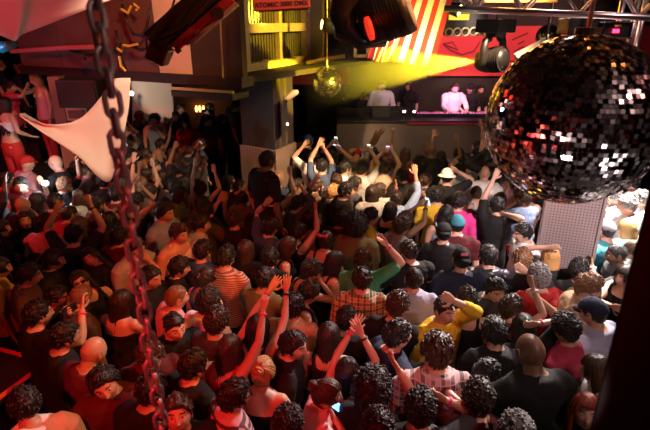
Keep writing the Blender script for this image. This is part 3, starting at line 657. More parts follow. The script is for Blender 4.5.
h(556,259,5,'f','long','blonde','tee','black','light','blonde woman with one hand laid on top of her head','the blonde holding her head',L=(551,250,'flat',-.10,(-.5,.3,-1)))
h(573,267,20,'f','curly','black','tee','black','tan','person with black wavy hair beside the blonde in front of the grey box','the wavy head by the grey box')
h(617,253,-80,'m','buzz','black','shirt','dark grey','brown','short-haired person in profile raising a blue-banded wrist','the blue band man',L=(592,266,'fist',.1),b=(('L','white'),))
h(606,229,-25,'m','short','black','tee','teal','light','person in grey flat cap and teal tee beside the tall grey box','the teal tee man',hat='cap',hatc='grey',hz=1.66)
h(625,276,-110,'f','bob','dark brown','tank','black','light','pale-faced person in black tank with open hand at the dark grille','the woman by the grille top',L=(612,306,'open',-.1),hp=2)
h(518,258,10,'m','short','light brown','shirt','satin','light','light brown-haired person in dark satin shirt raising a bent arm','the satin shirt man',R_=(522,272,'fist',-.3),b=(('R','pink'),))
h(491,256,8,'m','short','black','jacket','satin','light','black-haired person in shiny dark jacket looking towards the stage','the shiny jacket man')
h(464,258,4,'m','short','black','tee','navy','light','person in black cap with a small pink patch and navy tee','the pink patch cap',hat='cap',hatc='black',hz=1.62,ex=('backcap',))
h(493,292,168,'m','quiff','black','shirt','dark grey','light','black-haired person facing back, looking down, in grey shirt','the man looking down',hp=12)
h(476,300,10,'f','curly','dark brown','tank','black','light','curly brown-haired woman in low-backed black top','the low-backed top woman')
h(498,330,0,'m','short','black','jacket','black','tan','wide-shouldered person in black jacket in front of the curly woman','the black jacket man',hp=18)
h(447,309,150,'m','fade','dark brown','shirt','yellow','light','person in yellow shirt with hand on his forehead','the yellow shirt man',R_=(456,300,'relaxed',-.18),hp=-2,L='bend')
h(414,278,8,'m','buzz','black','shirt','lavender','light','short-haired person in pale lavender shirt seen from behind','the lavender shirt man',hp=4)
h(397,304,28,'m','curly','brown','tee','black','light','curly brown-haired person in black with red-lit ear','the red-eared curly man',hp=18)
h(362,278,4,'m','short','dark brown','shirt','yellow plaid','light','person in yellow and black plaid shirt behind the raised arms','the yellow plaid man')
h(358,259,10,'m','short','dark brown','tee','green','light','dark-haired person in green tee with raised bent arm','the green tee man',R_=(382,245,'hold',.0),b=(('R','pink'),),hz=1.58)
h(338,262,70,'f','long','black','tank','black','light','woman with long black hair in profile beside the green tee','the long-haired profile woman')
h(311,270,60,'f','curly','black','tank','black','tan','curly-haired woman with her hand at her chin','the hand-at-chin woman',R_=('l',.05,.17,1.39,'fist'),hp=16)
h(308,292,70,'f','wavy','black','tank','black','light','black-haired woman with bare shoulder above the black-haired men','the bare-shoulder woman',hp=18)
h(293,305,14,'m','short','black','tee','tan','light','black-haired person in pale tan tee seen from behind','the tan tee man',hp=8)
h(326,240,20,'f','updo','dark brown','tank','black','tan','woman with brown hair tied by a red bow','the red bow woman',ex=('bow',))
h(356,224,15,'m','afro','black','tee','olive','brown','person with a large round curly black hairstyle near the middle','the large round curls',hz=1.66)
h(284,248,75,'f','long','brown','tank','black','light','woman in profile with long streaked brown hair','the streaked-hair woman')
h(264,254,10,'f','wavy','black','tee','black','tan','woman with loose black waves beside the streaked-hair woman','the loose black waves')
h(245,254,5,'f','long','brown','tee','black','light','woman with straight long brown hair seen from behind','the straight-haired woman')
h(227,252,18,'m','quiff','black','shirt','fine striped','light','person in fine red striped polo with white collar','the striped polo man')
h(208,252,30,'m','short','black','shirt','denim','light','grey-black haired person in denim shirt beside the striped polo','the denim shirt man')
h(165,212,110,'m','wavy','dark brown','tee','light blue','light','person in pale blue tee looking across the floor','the pale blue tee man',hz=1.68,hp=4)
h(181,231,118,'m','quiff','brown','tank','white','light','quiff-haired person in white tank top','the white tank man',hz=1.66,hp=10)
h(198,224,75,'m','short','black','shirt','light grey','light','black-haired person in grey shirt in profile behind the white tank','the grey shirt man',hz=1.64)
h(135,246,120,'m','short','black','tee','light grey','light','black-haired person with hand at mouth behind the chain','the hand-at-mouth man',R_='chin',hp=12)
h(120,236,20,'m','short','black','tee','maroon','tan','person whose hair is rim-lit white, partly behind the chain','the rim-lit head by the chain')
h(98,222,30,'f','bob','black','tee','black','tan','dark bob-haired person left of the chain with a lit hair edge','the rim-lit bob')
h(155,274,110,'m','short','black','tee','black','tan','black-haired person looking down beside the chain','the man by the chain',hp=8)
h(178,268,70,'f','wavy','black','tee','black','light','wavy black-haired person in front of the white tank','the wavy head below the tank')
h(179,297,55,'m','buzz','light brown','tee','pink','light','cropped reddish-haired person in pale pink tee','the cropped pink tee man',hp=8)
h(205,302,30,'m','curly','black','shirt','white','light','black-haired person in white draped shirt beside the cropped man','the white draped shirt')
h(177,326,138,'m','fade','black','jacket','black','light','person in black jacket looking down with red-lit face','the black jacket faced man',hp=4)
h(219,322,25,'m','curly','dark brown','tee','dark grey','light','curly-haired person behind the raised red arm','the curly man by the arm')
h(226,346,25,'f','long','brown','tank','red','light','long brown-haired woman raising her arm high','the woman raising an arm',R_=(263,298,'fist',.10),b=(('R','pink'),))
h(248,330,20,'f','bob','black','tank','black','light','black bob-haired woman stretching both hands high over the crowd','the stretching woman',R_=(279,287,'open',.15),L=(262,290,'wave',.15),b=(('R','black'),('L','pink')))
h(322,338,10,'f','long','dark brown','tank','black','light','long dark-haired woman with straight back beside the raised arms','the straight dark hair')
h(347,372,10,'f','bob','black','tank','black','light','person raising two open hands with pink wristband','the open hands',L=(362,306,'open',.10),R_=(362,335,'open',.0),b=(('L','pink'),('R','black')),hz=1.46)
h(346,318,15,'m','short','black','tee','black','tan','short dark head between the two raised hands and the plaid shirt','the head by the open hands',hz=1.5)
h(425,350,20,'m','short','black','tee','black','tan','dark head hidden behind the navy tee','the hidden dark head',hz=1.5)
h(528,322,0,'f','bob','black','tee','black','tan','black bob-haired person in front of the crimson tee','the bob by the crimson tee',R_=(541,318,'fist',-.1,),b=(('R','pink'),))
h(512,312,60,'f','wavy','brown','tank','black','light','brown-haired woman in profile beneath the crossing arms','the woman beneath the arms',R_=(535,292,'fist',.0),b=(('R','white'),))
# left side
h(28,274,65,'m','short','black','shirt','brown','tan','person with upturned orange-lit face in brown shirt','the orange-lit man')
h(4,266,60,'f','pony','black','tee','yellow','tan','woman in yellow top cut by the picture edge','the yellow top woman')
h(52,258,80,'m','pony','black','tee','black','tan','dark person in black tee in profile with a hand before the chest','the black tee profile',R_=('l',.08,.28,1.2,'open'))
h(49,222,10,'m','short','black','tee','pink','light','rim-lit black-haired person in pink and yellow lit tee','the pink tee man',hz=1.64)
h(69,213,35,'m','buzz','black','tee','crimson','tan','cropped person in dark pink tee near the camera flash','the dark pink tee man')
h(86,224,20,'f','bob','brown','tee','black','light','brown bob-haired woman with white rim light','the rim-lit brown bob')
h(97,256,165,'f','long','black','tee','black','light','pale-faced woman with black hair tilting her head','the tilted pale face',hp=-10,hr=35,R_=None)
h(86,280,150,'f','long','black','tank','black','light','woman in sunglasses leaning back','the sunglasses woman',ex=('sunglasses',),hp=-12,hr=25)
h(38,313,45,'m','short','black','tee','black','light','orange-lit person photographing with a phone in both hands','the phone photographer',L=(66,312,'hold',.05),R_=(82,310,'hold',.0),b=(('R','pink'),),hz=1.62,hp=2)
h(56,297,80,'f','short','black','tank','black','tan','small dark-haired woman in profile above the phone photographer','the small profile woman',hz=1.5)
h(79,294,25,'m','buzz','light brown','tee','brown','tan','cropped head behind the held-up phone','the cropped head by the phone',hp=28)
h(64,335,50,'m','short','black','tee','black','tan','black-haired person below the raised phone','the head below the phone',hp=10)
h(91,349,30,'m','bald','black','tee','maroon','tan','shiny bald person near the table corner','the shiny bald man',hp=24)
h(32,265,40,'f','short','black','tank','black','tan','small dark head just above the orange-lit man','the small dark head',hz=1.45)
h(19,184,160,'m','short','black','tee','maroon','light','person facing the room beside the white tee below the dancers','the man facing the room',hp=8,hz=1.66)
h(27,163,30,'m','bald','black','tee','white','light','person in white tee and red cap turned sideways','the red cap man',hat='cap',hatc='red',hz=1.72)
h(8,180,60,'m','short','black','tee','red','tan','person in red tee at the picture edge','the red tee at the edge',hz=1.68)
h(56,162,-75,'m','bald','black','tee','black','light','bald person in black tee holding up a bright camera flash','the flash holder',hz=1.82,L=(46,184,'hold',-.2))
h(22,204,20,'m','bald','black','tee','black','tan','bald person with a white rim of flash light','the rim-lit bald man')
h(37,200,30,'f','bob','black','tee','black','tan','person with straight black hair just below the flash','the head below the flash',R_=(37,215,'open',-.2),b=(('R','yellow'),))
h(55,201,20,'m','short','black','tee','maroon','tan','black-haired person rim-lit beneath the flash','the rim-lit head')
h(80,196,40,'f','long','brown','tee','cream','light','long-haired woman lit from behind by the flash','the flash-lit long hair')
h(20,222,140,'f','bob','black','tee','black','light','woman with bobbed hair facing the room','the facing bob woman',hp=-8)
h(6,226,65,'f','pony','dark brown','tee','black','light','woman in profile at the picture edge','the edge profile woman')
h(88,170,60,'m','buzz','black','tee','grey','tan','dark cropped person below the point of the white sail','the man below the sail',hz=1.66)
h(103,180,-20,'m','curly','black','tee','black','tan','curly-headed person against the white sail','the curly head by the sail')
h(137,200,30,'f','short','black','tank','black','tan','woman bending her bare arm over her head','the bent bare arm',R_=(145,190,'relaxed',-.1),L=(133,180,'point',.0),b=(('L','pink'),))
# centre back
h(274,210,15,'m','short','black','tee','black','light','black-haired person below the hand laid on a head','the head below the hand',hz=1.62)
h(273,226,40,'m','wavy','dark brown','tee','denim','light','person in denim sleeve laying a hand over the head in front','the denim sleeve',L=(268,204,'flat',.0),b=(('L','black'),))
h(299,203,75,'m','short','black','shirt','dark grey','tan','dark person in profile with arms raised beside the column','the profile with raised arms',R_=(303,190,'fist',0.0),L=(314,182,'relaxed',.1))
h(296,232,45,'f','wavy','black','tank','black','light','black-haired woman raising her bare forearm','the bare forearm',R_=(313,210,'fist',.0))
h(346,190,75,'m','short','black','jacket','black','light','black-haired person in black jacket in profile','the black jacket profile',hz=1.70)
h(333,192,60,'f','wavy','blonde','tee','black','light','blonde head beside the black jacket profile','the blonde by the jacket')
h(370,216,75,'m','short','black','tee','yellow','light','dark-haired person with white collar beside the big curls','the white collar profile')
h(345,168,60,'m','quiff','black','tee','white','light','person in white top looking at the stage','the white top by the stage',hz=1.64)
h(362,168,20,'m','curly','black','tee','light grey','light','curly-haired person reaching up with both arms to the booth','the reaching curly man',R_=(372,152,'hold',.1),L=(352,160,'hold',.1))
h(385,168,15,'m','short','brown','tank','pink','light','bare-armed person holding a phone up to the booth','the booth phone holder',L=(383,152,'hold',.1),R_=(392,150,'fist',.1))
h(447,176,10,'m','short','black','tee','black','light','person in white bucket hat making a horns sign','the bucket hat man',hat='bucket',hatc='white',R_=(458,172,'horns',.05),hz=1.7)
h(485,172,10,'m','bald','black','shirt','white','light','bald person in white shirt facing the stage','the bald white shirt man',hz=1.68)
h(457,224,5,'m','short','black','tee','maroon','light','person in teal beanie-like cap turned to the stage','the teal cap man',hat='beanie',hatc='teal')
h(444,232,8,'m','short','black','tee','black','light','person in black cap with pale brim turned back','the backward cap man',hat='cap',hatc='black',ex=('backcap',))
h(441,196,20,'m','short','black','tee','yellow','light','dark-haired person in yellow tee near the bucket hat','the yellow tee by the hat')
h(455,200,30,'m','short','black','shirt','hot pink','light','person in hot pink patterned shirt','the hot pink shirt')
h(523,232,-100,'m','short','black','tee','white','light','person in white tee with red letters beside the grey box','the lettered tee man')
h(497,205,10,'m','short','black','tee','black','light','dark-haired person raising both hands below the mirror ball','the hands below the ball',R_=(505,214,'fist',-.1),L=(494,178,'wave',.1))
h(357,154,10,'m','short','black','tee','grey','light','person in red cap with hand over it near the booth','the red cap by the booth',hat='cap',hatc='red',R_=(358,150,'flat',-.05),L=None,hz=1.62)
h(308,141,20,'m','short','black','tee','black','light','person in blue cap behind the column','the blue cap man',hat='cap',hatc='blue',hz=1.7,L=(297,148,'open',.1))
h(314,157,10,'m','short','black','tee','white','light','short-haired person in white tee raising an arm by the column','the white tee by the column',L=(303,147,'open',.1),hz=1.62)
h(322,166,15,'m','short','black','tee','denim','light','person in denim shirt holding arms straight up','the straight-up arms',R_=(324,148,'open',.1),L=(318,146,'open',.1),b=(('R','pink'),))
h(332,158,10,'m','short','black','tee','blue','light','person in blue tee raising a camera','the blue tee man',R_=(341,150,'hold',.1))
# right, in the white light
h(640,199,-60,'f','wavy','grey','tee','white','light','grey-haired person in white top in the bright light','the white top in the light',hz=1.66)
h(626,204,-70,'m','short','grey','shirt','white','light','grey-haired person in white shirt beside the bright edge','the grey-haired white shirt',hz=1.66)
h(612,196,-60,'m','short','grey','shirt','light blue','light','person with bright blue shirt behind the grey box','the bright blue shirt',hz=1.66)
h(606,203,-150,'f','wavy','light brown','tee','white','light','pale blonde woman beside the grey box edge','the pale blonde',hz=1.62)
h(632,182,-40,'m','short','black','tee','white','light','dark-haired person under the curve of the mirror ball','the dark hair by the ball',hz=1.66)
h(628,228,-30,'f','long','blonde','tee','white','light','blonde person in bright light at the grille edge','the bright blonde')
h(634,250,-60,'f','updo','brown','tee','white','light','brown-haired person in white against the grille edge','the white top by the grille')

# ---- people who are staff or performers
STAFF = dict(group=None)
h(267,159,50,'m','buzz','black','tee','black','brown','broad guard in black polo standing on a step before the column','the guard by the column',base=.62,hz=1.70,hp=4,**STAFF)
h(430,148,-30,'m','bald','black','tee','black','brown','tall guard in black tee in front of the booth','the guard at the booth',hz=1.92,**STAFF)
h(487,157,-60,'m','buzz','black','jacket','black','dark','guard in black jacket and white collar with a hand at his ear','the guard by the ball',hz=1.86,L=('l',.10,.12,1.62,'fist'),**STAFF)
def stage(u, v, y, yaw, zf, *a, **k):
    """someone standing on a raised floor of height zf at distance y"""
    p = at_y(u, v, y); return h(u, v, yaw, *a, base=zf, hz=p.z-zf, **k)
stage(455,87,10.75,178,1.02,'m','quiff','brown','shirt','white','light','DJ in white shirt with pink light leaning over the decks','the DJ',ex=(),group=None,R_=('l',.2,.42,1.12,'relaxed'),L=('l',.2,.42,1.12,'relaxed'),hp=16)
stage(471,88,10.9,185,1.02,'m','short','black','tee','black','light','person in cap and black tee beside the DJ','the man beside the DJ',hat='cap',hatc='black',group=None,L=('l',.2,.40,1.12,'relaxed'))
stage(480,89,11.1,170,1.02,'m','short','black','tee','black','light','black-haired person in black tee behind the decks','the man behind the decks',group=None)
stage(382,85,11.1,185,1.02,'m','short','brown','shirt','white','light','person in white shirt behind the laptop screen','the laptop man',group=None,L='bend',R_='bend')
stage(364,95,11.0,120,1.02,'m','short','black','tee','black','light','person in black bending towards the camera gear on stage','the stage crew man',group=None,hp=30,L='bend',R_='bend')
stage(347,100,11.1,60,.85,'f','long','brown','tee','black','light','long-haired woman in the dark beside the booth','the woman in the dark',group=None)
stage(408,86,11.4,200,1.02,'f','long','dark brown','tee','black','light','dark-haired woman behind the booth under the flag','the woman under the flag',group=None)
# dancers on the side platform
stage(5,104,8.0,20,1.05,'f','long','black','crop','white','light','woman in white crop top and red trousers dancing on the side platform','the platform dancer',R_=('l',.30,.12,1.05,'relaxed'),L=('l',.30,.30,1.30,'open'),low='red',group=None)
stage(36,79,9.2,-140,1.30,'f','long','blonde','tube','pink','light','blonde woman in red-lit dress on the side platform','the red dress dancer',low='red',group=None,L=('l',.2,.3,1.4,'open'))
stage(10,87,8.9,80,1.30,'f','short','black','tee','crimson','tan','dark-haired person stretching an arm on the side platform','the reaching platform dancer',R_=(26,88,'open',.1),group=None)
stage(4,65,9.9,60,1.60,'f','updo','light brown','tee','navy','light','bun-haired person touched by blue light above the dancers','the blue-lit bun',group=None)
stage(16,69,10.0,60,1.60,'f','updo','light brown','tee','navy','light','second blue-lit head beside the bun-haired one','the second blue-lit head',group=None)
# people on the far left terrace
stage(180,108,11.6,120,.30,'m','short','black','tee','black','light','black-haired person in black tee standing above the far crowd','the standing far man',group=None)
stage(246,112,11.4,75,.45,'m','short','black','tee','dark grey','tan','dark person standing against the column edge','the man at the column edge',group=None) if False else None
stage(236,106,11.2,80,.45,'m','short','black','tee','dark grey','tan','dark person in profile standing beside the column','the man beside the column',group=None)
stage(154,119,10.6,170,.30,'m','short','black','tank','light grey','light','person with black headphones and pale top on the far terrace','the headphones man',ex=('headphones',),group=None,R_='chin')
stage(205,120,11.2,120,.30,'f','long','black','tank','black','light','long-haired woman on the far terrace below the candles','the terrace woman',group=None)
stage(186,124,10.6,170,.30,'f','long','dark brown','tee','red','light','woman in red-lit top facing the room on the far terrace','the red-lit terrace woman',group=None)

# ---- variants for everyone else
rnd = random.Random(21); VAR = []
def arms_up(kind):
    j = lambda a: rnd.uniform(-a, a); d = dict(DOWN)
    def put(s, x, y, z, hp, hint=None): d[s] = ((s*(x+j(.05)), y+j(.05), z+j(.05)), hp, hint)
    if kind == 'one up': put(rnd.choice((-1, 1)), .22, .16, 1.86, rnd.choice(('open', 'fist', 'wave', 'horns', 'point')))
    if kind == 'arms up':
        for s in (-1, 1): put(s, .2, .15, 1.84, rnd.choice(('open', 'wave', 'fist')))
    if kind == 'bent arm': put(rnd.choice((-1, 1)), .10, .28, 1.60, 'hold')
    if kind == 'photographing':
        for s in (-1, 1): put(s, .06, .34, 1.70, 'hold')
    if kind == 'hands near face':
        for s in (-1, 1): put(s, .06, .2, 1.42, 'relaxed', (s, -.1, -1))
    if kind == 'arms folded':
        for s in (-1, 1): put(s, .05, .24, 1.15, 'fist', (s, -.3, -.5))
    return d
for i, (kind, sex) in enumerate([('plain', 'm'), ('plain', 'f'), ('plain', 'm'), ('plain', 'f'), ('arms folded', 'm'), ('arms folded', 'f'), ('hands near face', 'f'), ('bent arm', 'm'), ('bent arm', 'f'), ('one up', 'm'), ('one up', 'f'), ('one up', 'm'),
                                  ('arms up', 'm'), ('arms up', 'f'), ('arms up', 'm'), ('photographing', 'm'), ('photographing', 'f'), ('one up', 'm'), ('plain', 'm'), ('plain', 'f')]):
    top = rnd.choice(('tee', 'tee', 'shirt')) if sex == 'm' else rnd.choice(('tank', 'tee', 'tube'))
    VAR.append(dict(sex=sex, top=top, arms=arms_up(kind), hy=rnd.uniform(-28, 28), hp=rnd.uniform(0, 16), hr=rnd.uniform(-8, 8), seed=200+i, kind=kind))
for it in range(14):       # ease bodies that stand too close apart by a few centimetres
    for i, a in enumerate(HEROES):
        for b in HEROES[i+1:]:
            if abs(a['loc'].z-b['loc'].z) > .5: continue
            d = Vector((b['loc'].x-a['loc'].x, b['loc'].y-a['loc'].y, 0)); L = d.length
            if 1e-4 < L < .33: d = d/L*(.33-L)*.22; a['loc'] = a['loc']-d; b['loc'] = b['loc']+d
build_geometry(HEROES+VAR)
PEOPLE = []
PHONES = []
for s in HEROES:
    if 'blue cap' in s['short'] or 'by the column' in s['short']: print('CHK', s['short'], len(PEOPLE), s['loc'])
    t = make_person(s, s['loc'], s['yaw'], s['sc'], low=s['low'], seed=s['seed'] % 5, **s['kw']); s['root'] = t; PEOPLE.append((s['loc'].x, s['loc'].y, s))
def by_short(n): return next(s for s in HEROES if s['short'] == n)
def image_of(p):
    d = Vector(p)-CAM; z = d.dot(FWD); up = Vector((0, math.sin(PITCH), math.cos(PITCH))); return 325+F*d.x/z, 215-F*d.dot(up)/z, z

# ---- everyone else: fill the floor between them
def spots():
    g = []; y = 1.95; row = 0
    while y < 12.9:
        x = -8.0+(.24 if row % 2 else 0)
        while x < 6.2:
            g.append((x+rnd.uniform(-.10, .10), y+rnd.uniform(-.09, .09))); x += .43
        y += .385; row += 1
    return g
BLOCK = [(-1.85, 7.9, -.2, 9.9), (1.9, 4.6, 3.2, 6.0)]
def ok(x, y):
    z = 1.6; u, v, d = image_of((x, y, z))
    if not (-14 < u < 664 and v < 436): return False
    if x > -2.1 and y > 9.35: return False
    if x > -1.9 and y > 9.2 and x < 0: return False
    if y > 7.6 and x < -2.1 and y > 12.6: return False
    if x < -4.0 and 6.9 < y < 10.6 and u < 62: return False
    if u < 60 and v > 325: return False
    if u < 45 and v < 165: return False
    if x/y > .60: return False
    for a, b, c, d_ in BLOCK:
        if a-.25 < x < c+.25 and b-.3 < y < d_+.25: return False
    return all((x-px)**2+((y-py)*1.0)**2 > .335**2 for px, py, _ in PEOPLE)
HW = dict(short='short-haired', buzz='cropped', curly='curly', afro='round-curled', long='long-haired', bob='bob-haired', wavy='wavy-haired', quiff='quiffed', updo='bun-haired', pony='ponytailed', fade='faded')
used = {s['kw']['label'] for s in HEROES}
NEARLM = [(s['loc'].x, s['loc'].y, s['short']) for s in HEROES]
cnt = 0
for x, y in spots():
    if len(PEOPLE) >= 302: break
    if not ok(x, y): continue
    if y > 10.3 and x < -2.3 and rnd.random() < .25: continue
    up = .30 if (x > -1.2 and y > 5.2) else .14 if x < -2 else .06
    kinds = ('one up', 'arms up', 'photographing', 'bent arm') if rnd.random() < up*1.6 else ('plain', 'arms folded', 'hands near face', 'plain')
    if y < 4.2: kinds = ('plain', 'arms folded')
    va = rnd.choice([q for q in VAR if q['kind'] in kinds]); sex = va['sex']
    hair = rnd.choice(('short', 'short', 'curly', 'quiff', 'fade', 'buzz', 'wavy') if sex == 'm' else ('long', 'long', 'bob', 'wavy', 'updo', 'pony', 'curly'))
    hc = rnd.choice(('black', 'black', 'black', 'dark brown', 'dark brown', 'brown', 'brown', 'light brown') if y > 4 else ('black', 'dark brown'))
    tc = rnd.choice(('black', 'black', 'black', 'dark grey', 'navy', 'dark grey', 'maroon', 'brown', 'grey', 'white', 'denim', 'olive') if not (x > .5 and y > 5) else ('black', 'black', 'white', 'grey', 'navy', 'light grey', 'maroon', 'light blue', 'pink', 'red'))
    skin = rnd.choice(('light', 'tan', 'light', 'olive', 'brown'))
    aim = math.degrees(math.atan2(2.6-x, 11-y)) if y < 10.5 else 100
    yaw = aim+rnd.uniform(-45, 45) if y < 10.3 else rnd.uniform(80, 200)
    base = 0 if y < 10.2 or x > -2.2 else .30
    near = sorted(NEARLM, key=lambda q: (q[0]-x)**2+(q[1]-y)**2)[:9]; pose = {'plain': '', 'arms folded': ' with arms folded', 'hands near face': ' with hands by the face', 'bent arm': ' lifting a hand', 'one up': ' with one arm up', 'arms up': ' with both arms up', 'photographing': ' holding hands high together'}[va['kind']]
    colr = {'tank': ' top', 'tube': ' dress', 'tee': ' tee', 'shirt': ' shirt'}[va['top']]; lab = None
    for nx, ny, sh in near:
        rel = ('behind ' if y > ny+.25 else 'in front of ' if y < ny-.25 else 'beside ')
        c = f"{HW[hair]} {'woman' if sex == 'f' else 'man'} in {tc}{colr}{pose}, {rel}{sh}"
        if c not in used and len(c.split()) <= 16: lab = c; break
    if lab is None:
        for nx, ny, sh in near[1:]:
            c = f"{HW[hair]} {'woman' if sex == 'f' else 'man'}, {hc} hair, {tc}{colr}, between {near[0][2]} and {sh}"
            if c not in used and len(c.split()) <= 16: lab = c; break
    if lab is None: continue
    used.add(lab); cnt += 1
    p = make_person(va, (x, y, base), yaw, rnd.uniform(.955, 1.035), skin, hair, hc, tc, lab, 'dancers on the club floor' if base == 0 else 'guests on the far terrace', seed=rnd.randrange(5),
                    bands=[(s, rnd.choice(('pink', 'pink', 'black'))) for s in (-1, 1) if va['arms'][s][0][2] > 1.4 and rnd.random() < .5])
    PEOPLE.append((x, y, None))
    if va['kind'] == 'photographing' or (va['kind'] == 'bent arm' and rnd.random() < .4): PHONES.append((p, va, lab))
print('CROWD', len(HEROES), cnt)
# ================================================================== THINGS OF THE CLUB
def tmesh(name, fc):
    tmp = bpy.data.objects.new('t', fc); COL.objects.link(tmp); bpy.context.view_layer.update(); me = bpy.data.meshes.new_from_object(tmp.evaluated_get(bpy.context.evaluated_depsgraph_get())); bpy.data.objects.remove(tmp)
    return bpy.data.objects.new(name, me)
def rod(root, p, top=6.2): pchild(MB().cyl((p[0], p[1], p[2]), (p[0], p[1], top), .012, 6).obj('hanging_rod', BLK), root)
def pchild(o, root): o.parent = root; o.matrix_parent_inverse = root.matrix_basis.inverted(); return o
# ---- booth
bz = at_y(400, 121, 10.0).z; x0 = at_y(337, 121, 10.0).x
bt = tag(empty('dj_booth', (x0+2.6, 10.1, 0)), 'long dark mesh-fronted DJ booth below the flag', 'booth')
pchild(MB().box((x0+3.2, 10.06, (bz-.05)/2), (6.4, .10, bz-.05)).obj('front_panel', perf_mat('booth_mesh', (.20, .165, .14), (.03, .025, .02), 30, rough=.5, metal=.3, thr=.33)), bt)
pchild(MB().box((x0+3.2, 10.30, bz-.02), (6.4, .62, .05)).obj('counter_top', BLK, bevel=.01), bt)
pchild(MB().box((x0+3.2+.7, 9.985, bz-.045), (5.0, .03, .03)).obj('red_edge', mat('red_edge', (.5, .02, .05), .5)), bt)
gear = []
def deck(u, v, w=.34, knob=True, col=(.5, .3, .4)):
    p = at_z(u, v, bz+.03); y = min(max(p.y, 10.12), 10.5); x = p.x*y/p.y
    t = tag(empty('media_player', (x, y, bz+.005)), None)
    pchild(MB().box((x, y, bz+.045), (w, .30, .08)).obj('body', BLKP, bevel=.008), t)
    pchild(MB().cyl((x, y-.02, bz+.085), (x, y-.02, bz+.10), w*.30, 20).obj('jog_wheel', mat('jog_metal', (.6, .5, .55), .3, .8), smooth=False), t)
    m = MB()
    for i in range(6): m.cyl((x-w*.42+i*w*.17, y-.12, bz+.085), (x-w*.42+i*w*.17, y-.12, bz+.10), .012, 8)
    pchild(m.obj('buttons', mat('lit_button', (.8, .2, .4), .4, emit=(1, .15, .45), es=1.2)), t); return t
names = ['white laptop man', 'DJ, nearest the laptop', 'DJ in white', 'man in the cap', 'man behind the decks']
for i, u in enumerate((424, 438, 453, 468, 482)):
    t = deck(u, 112); tag(t, ['black media player farthest along the counter towards the laptop', 'black media player just before the DJ, lit pink', 'black deck directly in front of the DJ in white', 'black deck in front of the man in the black cap', 'black deck nearest the mirror ball on the counter'][i], 'DJ player', 'players on the DJ counter')
def small_box(name, u, v, w, d, hh, m, label, cat):
    p = at_z(u, v, bz+.03); y = min(max(p.y, 10.14), 10.5); x = p.x*y/p.y; o = MB().box((x, y, bz+.005+hh/2), (w, d, hh)).obj(name, m, bevel=.006); return tag(o, label, cat)
t = tag(empty('laptop', at_y(382, 79, 10.45)), 'open laptop in front of the white shirt on the counter', 'laptop'); c = at_y(382, 81, 10.42)
lx = c.x; pchild(MB().box((lx, 10.42, bz+.015), (.36, .25, .02)).obj('keyboard_base', BLKP, bevel=.004), t); pchild(MB().box((lx, 10.36, bz+.13), (.36, .012, .23)).obj('lid', mat('laptop_lid', (.05, .05, .05), .4), bevel=.004), t)
# raised rear counter hiding the crew
rb = tag(empty('equipment_rack', (at_y(360, 112, 10.8).x, 10.8, 1.02)), 'low black equipment rack standing behind the counter under the flag', 'rack')
rx = at_y(372, 112, 10.75).x; pchild(MB().box((rx, 10.78, 1.02+.55), (1.5, .3, 1.1)).obj('case', BLK, bevel=.01), rb)
m = MB(); 
for i in range(4): m.box((rx-.56+.37*i, 10.62, 1.02+.85), (.33, .03, .36))
pchild(m.obj('front_panel', BLKP), rb)
for i, (u, lab) in enumerate(((402, 'small round white lamp head on the booth counter'), (412, 'second small white lamp head on the booth counter, closer to the DJ'))):
    p = at_z(u, 112, bz+.08); y = 10.25; x = p.x*y/p.y; t = tag(empty('desk_lamp', (x, y, bz+.005)), lab, 'lamp', 'small lamps on the booth counter')
    m = MB(); m.cyl((x, y, bz+.005), (x, y, bz+.02), .04, 12); m.tube([(x, y, bz+.02), (x, y, bz+.12), (x+.03, y-.02, bz+.15)], .008, 6); pchild(m.obj('stand', BLKP), t)
    pchild(MB().ell((x+.04, y-.03, bz+.15), (.03, .03, .022)).obj('bulb', mat('warm_bulb', (1, .9, .8), .4, emit=(1, .8, .75), es=5)), t)
m = MB(); c = at_y(418, 98, 10.5)
tag(m.tube([(c.x-.25, 10.5, bz), (c.x-.25, 10.5, bz+.3), (c.x-.1, 10.45, bz+.48), (c.x+.05, 10.4, bz+.42), (c.x+.1, 10.38, bz+.33)], .012, 8).obj('gooseneck_microphone', BLKP, smooth=True), 'thin curved gooseneck microphone between the laptop and the DJ', 'microphone')
# ---- banners and flag
BANN = mat('red_banner', (.62, .050, .055), .75, bump=.15, bscale=25)
def banner_mb(u0, u1, v0, v1, y):
    a, b, c, d = at_y(u0, v1, y), at_y(u1, v1, y), at_y(u1, v0, y), at_y(u0, v0, y); return MB().prism([a, b, c, d], (0, 1, 0), .02)
t = tag(empty('red_banner', at_y(540, 60, 11.85)), 'wide red banner with darker scrollwork on the stage wall', 'banner')
a_, b_ = at_y(428, 75, 11.9), at_y(700, 75, 11.9); z0, z1 = at_y(500, 76, 11.9).z, at_y(500, 26, 11.9).z
pchild(MB().box(((a_.x+b_.x)/2, 11.92, (z0+z1)/2), (b_.x-a_.x, .02, z1-z0)).obj('cloth', BANN), t)
m = MB(); ink = mat('banner_ink', (.20, .010, .018), .8); rr = random.Random(4)
def stroke(pts, w=.016):
    P = [at_y(u, v, 11.895) for u, v in pts]; m.tube(P, w, 5, flat=.35, up=(0, 1, 0))
stroke([(443, 44), (450, 50), (462, 55), (474, 51), (480, 42)]); stroke([(443, 44), (453, 42), (458, 50), (443, 44)]); stroke([(478, 66), (477, 58), (483, 50)]); stroke([(512, 40), (521, 36), (528, 33)]); stroke([(514, 52), (522, 47), (530, 48)]); stroke([(518, 44), (524, 41)])
stroke([(446, 66), (452, 70), (460, 67)]); stroke([(500, 68), (508, 60), (516, 62), (513, 70)])
pchild(m.obj('scrollwork', ink), t)
